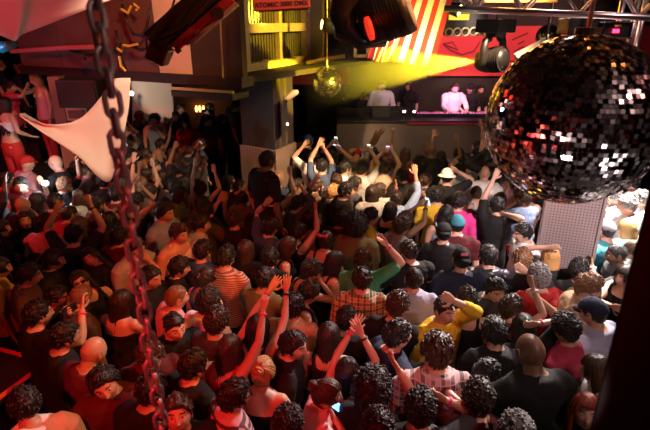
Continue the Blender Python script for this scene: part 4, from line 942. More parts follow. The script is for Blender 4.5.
for u0, u1, v0, v1, lab in ((293, 314, 73.5, 84.5, 'short red banner strip beside the small mirror ball, nearest the column'), (325, 350, 66.5, 84.5, 'red banner square behind the small mirror ball')):
    o = tag(banner_mb(u0, u1, v0, v1, 11.6).obj('red_banner', BANN), lab, 'banner'); rod(o, at_y((u0+u1)/2, v0, 11.61))
    
# flag: cloth hanging slanted, vertical stripes with folds
fl = MB(); NU, NV = 130, 26; FY = 7.3
pts_top = [(386, -30), (478, -30)]; TL, TR, BL, BR = (397, -34), (462, -34), (367, 59), (433, 67)
P = []
for j in range(NV+1):
    t_ = j/NV
    for i in range(NU+1):
        s = i/NU; sw = (s**1.15); fold = .05*math.sin(s*38)*(1-s)**.8*(t_*.7+.3)+.018*math.sin(s*17+t_*2.5)+.012*math.sin(t_*7+s*5)
        u = (TL[0]*(1-sw)+TR[0]*sw)*(1-t_)+(BL[0]*(1-sw)+BR[0]*sw)*t_; v = (TL[1]*(1-sw)+TR[1]*sw)*(1-t_)+(BL[1]*(1-sw)+BR[1]*sw)*t_+1.2*math.sin(s*9)*t_
        P.append(at_y(u, v, FY+fold+.25*s))
n = (NU+1)*(NV+1); V = P+[p+Vector((0, .006, 0)) for p in P]; Fq = []; MI = []; W_ = NU+1
for j in range(NV):
    for i in range(NU):
        a = j*W_+i; Fq += [(a, a+1, a+W_+1, a+W_), (n+a, n+a+W_, n+a+W_+1, n+a+1)]; c = int((i/NU)**.93*13) % 2; MI += [c, c]
for i in range(NU): a = NV*W_+i; b = i; c = int((i/NU)**.93*13) % 2; Fq += [(a, a+1, n+a+1, n+a), (b+1, b, n+b, n+b+1)]; MI += [c, c]
for j in range(NV): a = j*W_; b = a+NU; Fq += [(a, a+W_, n+a+W_, n+a), (b+W_, b, n+b, n+b+W_)]; MI += [0, 0]
fl.v = [tuple(p) for p in V]; fl.f = Fq; fl.m = MI
tag(fl.obj('flag', [mat('flag_red', (.60, .035, .02), .8, bump=.25, bscale=14), mat('flag_white', (.80, .72, .62), .8, bump=.25, bscale=14)], smooth=True), 'red and white striped flag hanging folded above the booth', 'flag')
# ---- truss
def truss(name, A_, B_, h_, label, r=.028, bays=9, m=CHROME):
    A_, B_ = Vector(A_), Vector(B_); t = tag(empty(name, A_), label, 'truss'); d = (B_-A_).normalized(); s = Vector((d.y, -d.x, 0)).normalized()*h_; upv = Vector((0, 0, h_))
    C4 = [Vector((0, 0, 0)), s, s+upv, upv]
    for c in C4: pchild(MB().cyl(A_+c, B_+c, r, 12).obj('chord', m, smooth=True), t)
    lc = MB()
    for k in range(bays):
        a, b = A_+(B_-A_)*(k/bays), A_+(B_-A_)*((k+1)/bays)
        for c, e in ((0, 3), (1, 2), (0, 1), (3, 2)):
            p, q = (a+C4[c], b+C4[e]) if k % 2 else (b+C4[c], a+C4[e]); lc.cyl(p, q, r*.45, 8)
    pchild(lc.obj('lacing', m, smooth=True), t); return t
q0 = at_y(452, 9, 5.3); q1 = at_y(700, 20, 4.4)
truss('lighting_truss', q0, q1, .30, 'aluminium lighting truss above the large mirror ball')
qa = at_y(560, 20, 4.9)
# painted yellow steel plate behind truss
a = at_y(498, 8, 5.9); b = at_y(545, 9, 5.7)
t = tag(MB().box(((a.x+b.x)/2, 5.85, a.z+.35), (abs(b.x-a.x)+.35, .05, .60)).obj('steel_plate', mat('yellow_steel', (.55, .30, .06), .5, bump=.3, bscale=12), bevel=.01), 'yellow painted steel plate fixed above the lit moving head', 'plate')
# drop pipes
dr = [((633, 24), (622, 70)), ((641, 24), (640, 62)), ((618, 26), (613, 58))]
for i, (p, q) in enumerate(dr):
    P0 = at_y(p[0], p[1], 5.1); P1 = Vector((P0.x+(.0), P0.y, at_y(q[0], q[1], 5.1).z)); tag(MB().cyl(P0+Vector((0, 0, .4)), P1-Vector((0, 0, .3)), .028, 12).obj('hanging_pipe', CHROME, smooth=True), ['thick bright pipe hanging behind the mirror ball, longest of three', 'bright pipe hanging nearest the frame edge above the mirror ball', 'bright pipe hanging beside the control box with a red light'][i], 'pipe', 'pipes hanging from the truss')
# horizontal arm pale (scroller) at (530,50)
a, b = at_y(516, 58, 6.0), at_y(546, 42, 6.0); o = tag(MB().tube([a, b], .055, 4).obj('pale_bracket', mat('pale_grey_metal', (.42, .40, .38), .5, .3)), 'pale grey angled bracket beside the lit moving head', 'bracket'); rod(o, b)
# ballast boxes
def boxobj(name, u0, u1, v0, v1, y, dep, m, label, cat):
    a, b = at_y(u0, v1, y), at_y(u1, v0, y); t = tag(empty(name, ((a.x+b.x)/2, y, a.z)), label, cat); pchild(MB().box(((a.x+b.x)/2, y+dep/2, (a.z+b.z)/2), (b.x-a.x, dep, b.z-a.z)).obj('housing', m, bevel=.01), t); return t, a, b
t, a, b = boxobj('control_box', 602, 634, 22, 38, 4.6, .25, BLKP, 'black control box with a red light under the truss', 'control box')
c = at_y(616, 31, 4.59); pchild(MB().box(c, (.05, .015, .03)).obj('red_light', mat('red_led', (1, .05, .1), .4, emit=(1, .02, .08), es=5)), t); c = at_y(618, 26, 4.59); pchild(MB().box(c, (.06, .015, .02)).obj('label_plate', mat('amber_label', (.8, .4, .1), .5)), t)
m = MB(); m.box(((a.x+b.x)/2, 4.59, b.z+.0), (b.x-a.x, .02, .012)); m.box(((a.x+b.x)/2, 4.59, a.z), (b.x-a.x, .02, .012)); pchild(m.obj('rim', mat('grey_rim', (.12, .11, .12), .4)), t)
t, a, b = boxobj('ballast_box', 568, 601, 18, 35, 4.7, .25, BLK, 'plain black ballast box under the truss beside the control box', 'ballast box')
pchild(MB().cyl(Vector(((a.x+b.x)/2, 4.8, b.z-.02)), Vector(((a.x+b.x)/2, 4.8, b.z+.25)), .02, 8).obj('clamp', BLKP), t)
# ---- mirror balls
def mirror_ball(c, r, label, rows=58, hook=None, seed=1, group=None):
    c = Vector(c); t = tag(empty('mirror_ball', c), label, 'mirror ball', group)
    pchild(MB().ell(c, (r*.985,)*3, 48, 24).obj('core', mat('ball_core', (.01, .008, .008), .6), smooth=True), t)
    m = MB(); rd = random.Random(seed); ang = math.pi/rows
    for i in range(1, rows):
        th = math.pi*(i+.5)/rows
        if i == rows-1: continue
        n_ = max(6, int(2*math.pi*math.sin(th)/ang)); off = rd.random()
        for k in range(n_):
            ph = 2*math.pi*(k+off)/n_; N = Vector((math.sin(th)*math.cos(ph), math.sin(th)*math.sin(ph), math.cos(th)))
            e1 = Vector((-math.sin(ph), math.cos(ph), 0)); e2 = N.cross(e1); j = rd.gauss(0, .075), rd.gauss(0, .075); hw = r*ang*.45
            N2 = (N+e1*j[0]+e2*j[1]).normalized(); e1 = (e1-N2*e1.dot(N2)).normalized(); e2 = N2.cross(e1); p = c+N*r
            top = [p+e1*a_*hw+e2*b_*hw for a_, b_ in ((-1, -1), (1, -1), (1, 1), (-1, 1))]; o = len(m.v); m.v += [tuple(q) for q in top]; m.v += [tuple(q-N*r*.02) for q in top]
            m.f += [(o, o+1, o+2, o+3)]+[(o+a_, o+4+a_, o+4+(a_+1) % 4, o+(a_+1) % 4) for a_ in range(4)]; m.m += [int(rd.random() < .45)]*5
    me = bpy.data.meshes.new('mirror_tiles'); me.from_pydata(m.v, [], m.f); me.materials.append(mat('mirror', (.86, .82, .82), .03, 1)); me.materials.append(mat('dull_mirror', (.70, .62, .62), .22, 1)); me.polygons.foreach_set('material_index', m.m); o = bpy.data.objects.new('mirror_tiles', me); COL.objects.link(o); pchild(o, t)
    pchild(MB().cyl(c+Vector((0, 0, r*.96)), c+Vector((0, 0, r*1.06)), r*.14, 16).obj('mount', BLKP), t)
    if hook: pchild(MB().cyl(c+Vector((0, 0, r*1.05)), Vector((c.x, c.y, hook)), .012, 8).obj('hanging_rod', CHROME), t)
    return t
bc = CAM_+ray(572, 121)*2.66; mirror_ball(bc, .440, 'very large tiled mirror ball hanging over the crowd', 62, 4.35, 3)
mirror_ball(at_y(327, 83, 8.8), .245, 'small mirror ball hanging before the red banner strips', 30, 6.2, 5); mirror_ball(at_y(548, 37, 8.4), .19, 'smallest mirror ball half seen behind the large one', 26, 6.2, 6)
# ---- fixtures
def moving_head(c, aim, s, label, lit=None, glow=None, yoke_m=BLKP, lens=(1, .9, .3), up=(0, 0, 1)):
    """base box above, yoke with two arms, drum-shaped head aimed at aim"""
    c = Vector(c); d = (Vector(aim)-c).normalized(); t = tag(empty('moving_head_light', c), label, 'stage light'); z = Vector((0, 0, 1)); side = d.cross(z).normalized(); bk = side.cross(z)
    M = Matrix((side, bk, z)).transposed().to_4x4(); M.translation = c
    pchild(MB().box((0, 0, .62*s), (.62*s, .50*s, .24*s), M).obj('base', yoke_m, bevel=.02*s), t)
    pchild(MB().cyl(M @ Vector((0, 0, .42*s)), M @ Vector((0, 0, .52*s)), .2*s, 20).obj('turntable', yoke_m), t)
    for k in (-1, 1):
        a = MB(); a.tube([M @ Vector((k*.16*s, 0, .40*s)), M @ Vector((k*.30*s, 0, .36*s)), M @ Vector((k*.34*s, 0, .2*s)), M @ Vector((k*.33*s, 0, 0)), M @ Vector((k*.31*s, 0, -.08*s))], [.06*s, .07*s, .075*s, .08*s, .06*s], 10); pchild(a.obj('yoke_arm', yoke_m, smooth=True), t)
    hd = MB(); hd.tube([c-d*.30*s, c-d*.26*s, c-d*.05*s, c+d*.12*s, c+d*.26*s, c+d*.30*s], [.10*s, .19*s, .235*s, .235*s, .19*s, .17*s], 24); h_ = pchild(hd.obj('head', yoke_m, smooth=True), t)
    fins = MB()
    for k in range(6): fins.tube([c-d*(.24-.04*k)*s, c-d*(.225-.04*k)*s], .245*s, 24)
    fins.obj('cooling_fins', BLK).parent = h_; rod(t, M @ Vector((0, 0, .72*s)))
    ln = MB(); ln.tube([c+d*.295*s, c+d*.31*s], .13*s, 24); lo_ = (ln.obj('lens', mat('lens_'+str(lit), (.05, .05, .06), .1) if not lit else mat('lens_lit', (1, .9, .3), .4, emit=lens, es=lit))); lo_.parent = h_
    return t
mhp = at_y(492, 60, 6.3); beam_aim = at_y(330, 75, 8.5)
moving_head(mhp, beam_aim+(beam_aim-mhp)*.0, .62, 'moving head light throwing a yellow beam towards the flag', lit=60)
dirb = (beam_aim-mhp).normalized()
spot('beam_light', mhp+dirb*.24, mhp+dirb*5+Vector((0, 0, .12)), 3600, (1, .72, .02), 24.5, .2, .03)
# big dark moving head near the top, red ring
big = at_y(383, 14, 3.3); t = tag(empty('moving_head_light', big), 'large dark moving head light with a red ring, tilted at the top', 'stage light')
ax_ = (at_y(412, 2, 3.3)-at_y(362, 26, 3.3)).normalized(); ax_ = (ax_+Vector((0, -.25, 0))).normalized(); c0 = at_y(388, 13, 3.3)
pchild(MB().tube([c0-ax_*.17, c0-ax_*.165, c0-ax_*.06, c0+ax_*.08, c0+ax_*.13, c0+ax_*.135], [.10, .13, .15, .17, .165, .13], 28).obj('head', BLKP, smooth=True), t)
rl = at_y(371, 28, 3.06); rd_ = Vector((-.93, -.12, -.30)).normalized(); pchild(MB().tube([rl, rl+rd_*.02], .066, 24).obj('rear_window', mat('red_glow', (.8, .05, .02), .5, emit=(1, .03, .01), es=.5)), t)
pchild(MB().tube([at_y(372, -30, 3.35), at_y(352, -10, 3.35), at_y(343, 12, 3.35), at_y(346, 30, 3.35), at_y(360, 38, 3.35), at_y(385, 39, 3.38)], [.08, .09, .10, .085, .07, .05], 14).obj('yoke_arm', mat('gloss_dark', (.018, .012, .012), .22), smooth=True), t)
m = MB()
for k in range(8): m.tube([c0+ax_*(-.05+.02*k), c0+ax_*(-.045+.02*k)], .172 if k > 3 else .163, 28)
pchild(m.obj('cooling_fins', BLK), t)
pchild(MB().cyl(at_y(378, 3, 3.28)+Vector((0, 0, .25)), at_y(372, 3, 3.28), .010, 6).obj('safety_cable', mat('yellow_cable', (.8, .7, .05), .5)), t)
# small fixture beaming left onto the window
sm = at_y(331, 26, 8.7); aimw = W0+wx*(wl*.22); aimw.z = 3.95; sd = (aimw-sm).normalized()
t = tag(empty('spotlight', sm), 'small spotlight shining a yellow pool on the timber window', 'spotlight')
pchild(MB().tube([sm-sd*.16, sm-sd*.14, sm+sd*.1, sm+sd*.15], [.08, .11, .12, .09], 18).obj('can', BLKP, smooth=True), t); pchild(MB().tube([sm+sd*.15, sm+sd*.16], .07, 16).obj('lens', mat('lens_warm', (1, .9, .4), .4, emit=(1, .75, .15), es=8)), t)
pchild(MB().tube([sm+Vector((0, 0, .14)), Vector((sm.x, sm.y, 6.2))], .02, 8).obj('hanging_pipe', mat('dull_yellow_metal', (.35, .3, .12), .5, .4)), t)
spot('window_pool_light', sm+sd*.2, aimw, 700, (1, .80, .05), 20, .35, .02); spot('window_wash_light', (2.3, 6.9, 5.0), (W0+W1)/2+Vector((0, 0, .8)), 900, (1, .66, .03), 30, .7, .03)  # the wash is an added lamp, spreading yellow over the whole window
pp = at_y(322, 88, 7.4)
for (u, l) in ((323, 'thin dull yellow pole hanging beyond the timber window'),):
    a = at_y(u, 0, 9.6); tag(MB().cyl((a.x, 9.6, 6.2), (a.x, 9.6, at_y(u, 58, 9.6).z), .018, 8).obj('hanging_pole', mat('dull_yellow_metal', (.35, .3, .12), .5, .4)), l, 'pole')
tag(MB().tube([at_y(307, 62.5, 9.4), at_y(327, 59, 9.2), at_y(345, 56, 9.2)], .035, 10).obj('horizontal_pipe', mat('brass_pipe', (.6, .42, .16), .4, .5)), 'pale yellow horizontal pipe past the window corner', 'pipe')
t = tag(empty('picture_frame', at_y(362, 45, 9.3)), 'small square frame left of the flag in yellow haze', 'frame'); a, b = at_y(355, 56, 9.3), at_y(368, 42, 9.3)
m = MB(); 
for (p, q) in (((a.x, a.z), (a.x, b.z)), ((b.x, a.z), (b.x, b.z))): m.box((p[0], 9.3, (a.z+b.z)/2), (.05, .05, b.z-a.z+.05))
for z in (a.z, b.z): m.box(((a.x+b.x)/2, 9.3, z), (b.x-a.x, .05, .05))
pchild(m.obj('surround', WOOD), t); rod(t, ((a.x+b.x)/2, 9.3, b.z))
# row of lamp cups on the banner's top edge
t = tag(empty('lamp_bar', at_y(463, 33, 8.6)), 'black bar with five round lamp cups above the banner', 'lamp bar')
a, b = at_y(443, 30, 8.6), at_y(487, 30, 8.6); pchild(MB().box(((a.x+b.x)/2, 8.68, a.z+.10), (b.x-a.x, .1, .36)).obj('bar', BLK, bevel=.01), t)
for k in range(5):
    p = at_y(449+8.2*k, 32.5-.3*k, 8.58); o = MB(); o.tube([p+Vector((.06*math.cos(q), 0, .06*math.sin(q))) for q in [2*math.pi*j/16 for j in range(16)]], .014, 6, closed=True); pchild(o.obj('lamp_cup', mat('cup_rim', (.35, .28, .16), .4, .6), smooth=True), t)
rod(t, ((a.x+b.x)/2, 8.68, a.z+.28))
# far beam fixture (468,12)
fp = at_y(458, 10, 7.6); t = tag(empty('spotlight', fp), 'small far spotlight over the banner by the flag edge', 'spotlight'); fd = (at_y(490, 18, 7.4)-fp).normalized()
pchild(MB().tube([fp-fd*.18, fp+fd*.02], [.07, .10], 14).obj('can', BLKP, smooth=True), t); pchild(MB().tube([fp+fd*.02, fp+fd*.03], .075, 14).obj('lens', mat('lens_warm', (1, .9, .4), .4, emit=(1, .75, .15), es=8)), t)
o = tag(MB().box(at_y(459, 17, 7.8), (.28, .06, .08)).obj('light_strip', mat('warm_strip', (.8, .55, .1), .5, emit=(1, .6, .05), es=.7)), 'short glowing yellow strip beside the flag edge', 'strip light'); rod(o, at_y(459, 17, 7.8))
# strobe with lettering seen from below
s0_ = at_y(251, 0, 3.0); s1_ = at_y(312, 0, 3.0); sz = at_y(280, 12, 3.0).z; wS = s1_.x-s0_.x; cx = (s0_.x+s1_.x)/2
t = tag(empty('strobe_light', (cx, 3.0, sz)), 'flat red and black strobe light with lettering at the top edge', 'strobe light')
M = Matrix.Translation((cx, 3.0, sz+.06)) @ Matrix.Rotation(R(-3), 4, 'Y')
pchild(MB().box((0, .06, -.042), (wS*.88, .14, .024), M).obj('housing', BLKP, bevel=.01), t); 
tilt = M @ Matrix.Translation((0, -.01, -.004)) @ Matrix.Rotation(R(-12), 4, 'X')
pchild(MB().box((0, 0, .02), (wS*.93, .02, .13), tilt).obj('red_face', mat('strobe_red', (.50, .10, .10), .5), bevel=.004), t)
fc = bpy.data.curves.new('lettering', 'FONT'); fc.body = 'ATOMIC 3000 DMX'; fc.size = .034; fc.extrude = .001; fc.align_x = 'CENTER'; fc.offset = .0009; fc.materials.append(BLK)
fo = tmesh('lettering', fc); COL.objects.link(fo); fo.matrix_world = tilt @ Matrix.Translation((0, -.0115, -.030)) @ Matrix.Rotation(math.pi/2, 4, 'X'); mw = fo.matrix_world.copy(); fo.parent = t; fo.matrix_parent_inverse = t.matrix_basis.inverted()
pchild(MB().box((0, .12, .25), (.03, .03, .5), M).obj('bracket', BLKP), t)
# long angled scanner upper left
sa, sb = at_y(226, -14, 3.2), at_y(155, 48, 3.2); dx = (sb-sa).normalized(); t = tag(empty('scanner_light', (sa+sb)/2), 'long black and red scanner light slanting across the upper left', 'stage light')
nn = dx.cross(Vector((0, 1, 0))).normalized()
if nn.x < 0: nn = -nn
Ms = Matrix((dx, Vector((0, 1, 0)), nn)).transposed().to_4x4(); Ms.translation = sa; Ln = (sb-sa).length
pchild(MB().box((Ln/2, .07, -.03), (Ln, .16, .15), Ms).obj('housing', BLK, bevel=.015), t)
pchild(MB().box((Ln*.42, -.02, .072), (Ln*.8, .04, .055), Ms).obj('side_plate', mat('red_scanner_plate', (.34, .03, .04), .4, .3), bevel=.006), t)
pchild(MB().box((Ln*.33, .0, .112), (Ln*.62, .10, .02), Ms).obj('edge_rail', mat('rail_metal', (.55, .48, .42), .35, .7)), t)
m = MB(); 
for f in (.28, .52, .66, .8): pchild(MB().box((Ln*f, -.045, .10), (.03, .02, .03), Ms).obj('bolt', mat('dull_metal', (.35, .3, .3), .4, .8)), t)
pchild(MB().cyl(Ms @ Vector((Ln*.22, -.05, .09)), Ms @ Vector((Ln*.22, -.075, .09)), .035, 16).obj('knob', BLK), t)
pchild(MB().box((0, .07, 0), (.11, .15, .12), Ms @ Matrix.Translation((Ln+.02, 0, .03)) @ Matrix.Rotation(R(-25), 4, 'Y')).obj('mirror_head', mat('scanner_head', (.10, .02, .02), .35), bevel=.01), t)
for i, pts in enumerate(([(213, -8), (205, 5), (196, 14), (186, 30), (160, 40)], [(176, -6), (172, 8), (158, 24), (146, 40), (148, 52)])):
    pchild(MB().tube([at_y(u, v, 3.12+.02*i) for u, v in pts], .0065, 6).obj('cable', mat('cable_black', (.015, .012, .012), .5), smooth=True), t)
# cables and yellow clamps on the fascia
t = tag(empty('cable_loom', at_y(125, 40, 7.6)), 'tangled black cables with yellow tags on the balcony face', 'cables')
def fas(u, v, off=.14):
    d = ray(u, v); k = (A-CAM_+nrm*off).dot(nrm)/d.dot(nrm); return CAM_+d*k
for pts in ([(62, 48), (80, 50), (96, 46), (112, 52), (120, 44), (132, 46)], [(122, 4), (127, 22), (133, 34), (142, 36), (147, 26), (150, 8)], [(116, 30), (119, 46), (122, 60), (126, 70)], [(132, 46), (140, 50), (150, 48), (157, 56)], [(70, 50), (84, 54), (85, 60)]):
    pchild(MB().tube([fas(u, v) for u, v in pts], .022, 6).obj('cable', mat('cable_black', (.015, .012, .012), .5), smooth=True), t)
YT = mat('yellow_tag', (.75, .55, .04), .5)
for pts in ([(121, 9), (128, 13), (131, 6)], [(134, 4), (139, 8), (136, 10)], [(123, 45), (129, 46), (138, 44)], [(119, 56), (121, 66), (126, 71)], [(117, 48), (122, 52)]):
    pchild(MB().tube([fas(u, v, .2) for u, v in pts], .018, 5).obj('yellow_clip', YT), t)
tag(MB().tube([fas(11, 51.5, .35), fas(60, 48, .35), fas(94, 47, .35)], .035, 8).obj('rail_pipe', mat('red_pipe', (.45, .12, .14), .5)), 'reddish horizontal pipe in front of the balcony face', 'pipe')
# yellow-lit cord hanging from the ceiling over the dark panel
a = fas(219, -8, .5); b = fas(223, 78, .5); tag(MB().cyl(a, b, .011, 6).obj('rope', mat('cord_yellow', (.45, .38, .16), .6)), 'thin cord hanging before the dark panel by the window', 'cord')
# ---- fabric canopies
def cloth_patch(name, corners, y_of, m, label, sag=0, nu=24, nv=18, edge=None, cat='fabric sail', inner=.0):
    """stretched fabric: bilinear patch between 4 image corners (u,v,y) whose edges bow inwards"""
    c = corners; P = []
    for j in range(nv+1):
        t_ = j/nv
        for i in range(nu+1):
            s = i/nu; q = [c[0][k]*(1-s)*(1-t_)+c[1][k]*s*(1-t_)+c[2][k]*s*t_+c[3][k]*(1-s)*t_ for k in range(3)]
            ctr = [sum(x[k] for x in c)/4 for k in range(3)]; bow = inner*(4*s*(1-s)*abs(2*t_-1)**2+4*t_*(1-t_)*abs(2*s-1)**2)
            q = [q[k]+(ctr[k]-q[k])*bow for k in range(3)]; P.append(at_y(q[0], q[1], q[2]+sag*math.sin(math.pi*s)*math.sin(math.pi*t_)))
    n = len(P); nm = (P[nu]-P[0]).cross(P[nu*(nu+1) if nu*(nu+1) < n else -1]-P[0]).normalized()*.012; W_ = nu+1
    V = [tuple(p) for p in P]+[tuple(p+nm) for p in P]; f = []
    for j in range(nv):
        for i in range(nu): a = j*W_+i; f += [(a, a+1, a+W_+1, a+W_), (n+a, n+a+W_, n+a+W_+1, n+a+1)]
    for i in range(nu): a = i; b = nv*W_+i; f += [(a+1, a, n+a, n+a+1), (b, b+1, n+b+1, n+b)]
    for j in range(nv): a = j*W_; b = a+nu; f += [(a, a+W_, n+a+W_, n+a), (b+W_, b, n+b, n+b+W_)]
    mb = MB(); mb.v = V; mb.f = f; mb.m = [0]*len(f); return tag(mb.obj(name, m, smooth=True), label, cat)
FAB = mat('white_lycra', (.66, .56, .50), .75, bump=.08, bscale=9)
cloth_patch('fabric_canopy', [(-60, -60, 3.4), (128, -30, 5.2), (114, 1, 5.2), (16, 40, 5.6)], None, FAB, 'white canopy fabric glowing pink in the upper left corner', sag=-.3, inner=.10) if False else None
# canopy: hung polygon with curved lower edge
def edge_sheet(name, top, bot, n, label, thick=.012, m=FAB, ypow=1):
    """sheet spanned between two image curves (lists of (u,v,y))"""
    def samp(c, s):
        k = s*(len(c)-1); i = min(int(k), len(c)-2); f = k-i; p = [c[max(0, i-1)], c[i], c[i+1], c[min(len(c)-1, i+2)]]
        return [.5*((2*p[1][a])+(-p[0][a]+p[2][a])*f+(2*p[0][a]-5*p[1][a]+4*p[2][a]-p[3][a])*f*f+(-p[0][a]+3*p[1][a]-3*p[2][a]+p[3][a])*f**3) for a in range(3)]
    P = []; nv = 10
    for i in range(n+1):
        a, b = samp(top, i/n), samp(bot, i/n); pa, pb = at_y(*a), at_y(*b)
        for j in range(nv+1): t_ = j/nv; q = pa.lerp(pb, t_); q.y += .12*math.sin(math.pi*t_); P.append(q)
    W_ = nv+1; N = len(P); V = [tuple(p) for p in P]+[(p.x, p.y+thick, p.z) for p in P]; f = []
    for i in range(n):
        for j in range(nv): a = i*W_+j; f += [(a, a+1, a+W_+1, a+W_), (N+a, N+a+W_, N+a+W_+1, N+a+1)]
        a = i*W_; b = a+nv; f += [(a, a+W_, N+a+W_, N+a), (b+W_, b, N+b, N+b+W_)]
    for j in range(nv): a = j; b = n*W_+j; f += [(a+1, a, N+a, N+a+1), (b, b+1, N+b+1, N+b)]
    mb = MB(); mb.v = V; mb.f = f; mb.m = [0]*len(f); return tag(mb.obj(name, m, smooth=True), label, 'fabric sail')
edge_sheet('fabric_canopy', [(-40, -60, 3.6), (10, -60, 3.8), (60, -60, 4.2), (130, -60, 4.8)], [(-44, 18, 5.4), (-20, 27, 5.4), (4, 37, 5.5), (15, 41, 5.5), (21, 35, 5.5), (40, 27.5, 5.4), (62, 19, 5.3), (90, 8, 5.2), (128, -7, 5.0)], 40, 'white canopy fabric glowing pink in the upper corner')
edge_sheet('fabric_sail', [(19, 114, 6.4), (40, 123, 6.4), (62, 124, 6.45), (82, 117, 6.5), (100, 98, 6.5), (112, 80, 6.5), (130, 78, 6.5)], [(19, 115.5, 6.4), (40, 131, 6.35), (60, 144, 6.3), (80, 158, 6.2), (96, 175, 6.1), (108, 182, 6.1), (114, 172, 6.1), (119, 150, 6.2)], 60, 'white fabric sail stretched to a point behind the hanging chain')
edge_sheet('hanging_fabric', [(130, 74, 11.4), (150, 76, 11.4), (171, 80, 11.4)], [(128, 128, 11.4), (150, 128, 11.3), (173, 132, 11.3)], 20, 'pale curved fabric panel on the far terrace')
# dark monitor and its bracket under the beam
t = tag(empty('loudspeaker', at_y(78, 92, 7.9)), 'dark loudspeaker box hanging under the balcony beam', 'loudspeaker')
a, b = at_y(60, 108, 7.9), at_y(96, 80, 7.9); pchild(MB().box(((a.x+b.x)/2, 8.1, (a.z+b.z)/2), (b.x-a.x, .45, b.z-a.z)).obj('cabinet', BLK, bevel=.02), t); pchild(MB().box(((a.x+b.x)/2, 7.865, (a.z+b.z)/2), (b.x-a.x-.06, .02, b.z-a.z-.06)).obj('grille', perf_mat('speaker_grille', (.03, .028, .028), (.005, .005, .005), 40)), t)
pa, pb = at_y(44, 80, 8.2), at_y(66, 135, 8.2); slab('trim_pale_pier', (pa.x, 8.3, 0), (pb.x, 8.5, 3.0), mat('pier_plaster', (.22, .095, .07), .8, vary=.2, bscale=3))
t = tag(empty('framed_picture', at_y(75, 115, 8.35)), 'small framed picture half hidden behind the white sail', 'picture'); a, b = at_y(67, 121, 8.3), at_y(86, 108, 8.3)
pchild(MB().box(((a.x+b.x)/2, 8.33, (a.z+b.z)/2), (b.x-a.x, .03, b.z-a.z)).obj('frame', mat('picture_frame_wood', (.45, .2, .15), .5), bevel=.004), t); pchild(MB().box(((a.x+b.x)/2, 8.31, (a.z+b.z)/2), (b.x-a.x-.08, .02, b.z-a.z-.08)).obj('print', mat('picture_print', (.10, .05, .04), .6, vary=.8, bscale=14)), t)
# platform
slab('floor_dancer_platform', (-8.0, 7.4, 0), (-4.5, 8.6, 1.05), mat('platform_black', (.015, .013, .013), .5)); slab('floor_dancer_platform_rear', (-8, 8.6, 0), (-4.9, 9.6, 1.30), mat('platform_black', (.015, .013, .013), .5)); slab('floor_dancer_platform_high', (-8, 9.6, 0), (-5.6, 10.4, 1.6), mat('platform_black', (.015, .013, .013), .5))
# wall lamps: three candle lamps far left terrace
for k, (u, lab) in enumerate(((196.5, 'glowing candle lamp on the terrace wall, first from the pale panel'), (200, 'glowing candle lamp on the terrace wall, middle one'), (203.5, 'glowing candle lamp on the terrace wall, nearest the column'))):
    p = at_y(u, 111, 14.1); t = tag(empty('candle_lamp', p), lab, 'lamp', 'candle lamps on the terrace wall')
    pchild(MB().cyl(p-Vector((0, 0, .2)), p-Vector((0, 0, .02)), .022, 8).box(p+Vector((0, .05, -.15)), (.02, .10, .03)).obj('holder', BLKP), t); pchild(MB().ell(p+Vector((0, 0, .06)), (.028, .028, .09), 8, 6).obj('flame', mat('candle_glow', (1, .5, .15), .5, emit=(1, .34, .06), es=9)), t)
point('candle_light', at_y(200, 108, 13.5), 6, (1, .4, .12), .1)
p = at_y(131.5, 93.5, 11.2); t = tag(empty('wall_lamp', p), 'tiny round white lamp on the pale panel pole', 'lamp'); pchild(MB().ell(p, (.05,)*3, 10, 8).obj('bulb', mat('warm_bulb', (1, .9, .8), .4, emit=(1, .8, .75), es=5)), t); pchild(MB().tube([p, p+Vector((-.14, 0, -.8)), p+Vector((-.22, 0, -1.3))], .03, 6).obj('pole', BLKP), t)
# teal lamp at the top left
p = at_y(7, 45, 7.2); t = tag(empty('spotlight', p), 'small teal-lit spotlight under the canopy tip', 'spotlight'); pchild(MB().tube([p+Vector((.12, 0, .02)), p-Vector((.10, 0, .03))], [.05, .08], 12).obj('can', mat('teal_can', (.02, .12, .14), .4), smooth=True), t); pchild(MB().tube([p-Vector((.10, 0, .03)), p-Vector((.115, 0, .035))], .06, 12).obj('lens', mat('teal_lens', (.1, .8, .7), .3, emit=(.05, .8, .7), es=2)), t)
point('teal_light', p-Vector((.3, .2, .1)), 5, (.15, .5, 1), .05)
# bracket lamp on the column
p = at_y(288, 98, 8.2); t = tag(empty('clip_lamp', p), 'pale clip lamp sticking out from the black column', 'lamp'); pchild(MB().tube([p+Vector((-.08, 0, -.02)), p, p+Vector((.1, 0, .08)), p+Vector((.17, 0, .1))], [.03, .05, .055, .03], 10).obj('shade', mat('pale_lamp', (.75, .6, .35), .4), smooth=True), t); pchild(MB().box(p+Vector((-.06, .12, -.3)), (.06, .24, .5)).obj('arm', BLK), t)
pchild(MB().box(p+Vector((-.02, -.01, -.42)), (.03, .03, .03)).obj('indicator', mat('warm_bulb', (1, .9, .8), .4, emit=(1, .8, .75), es=5)), t)
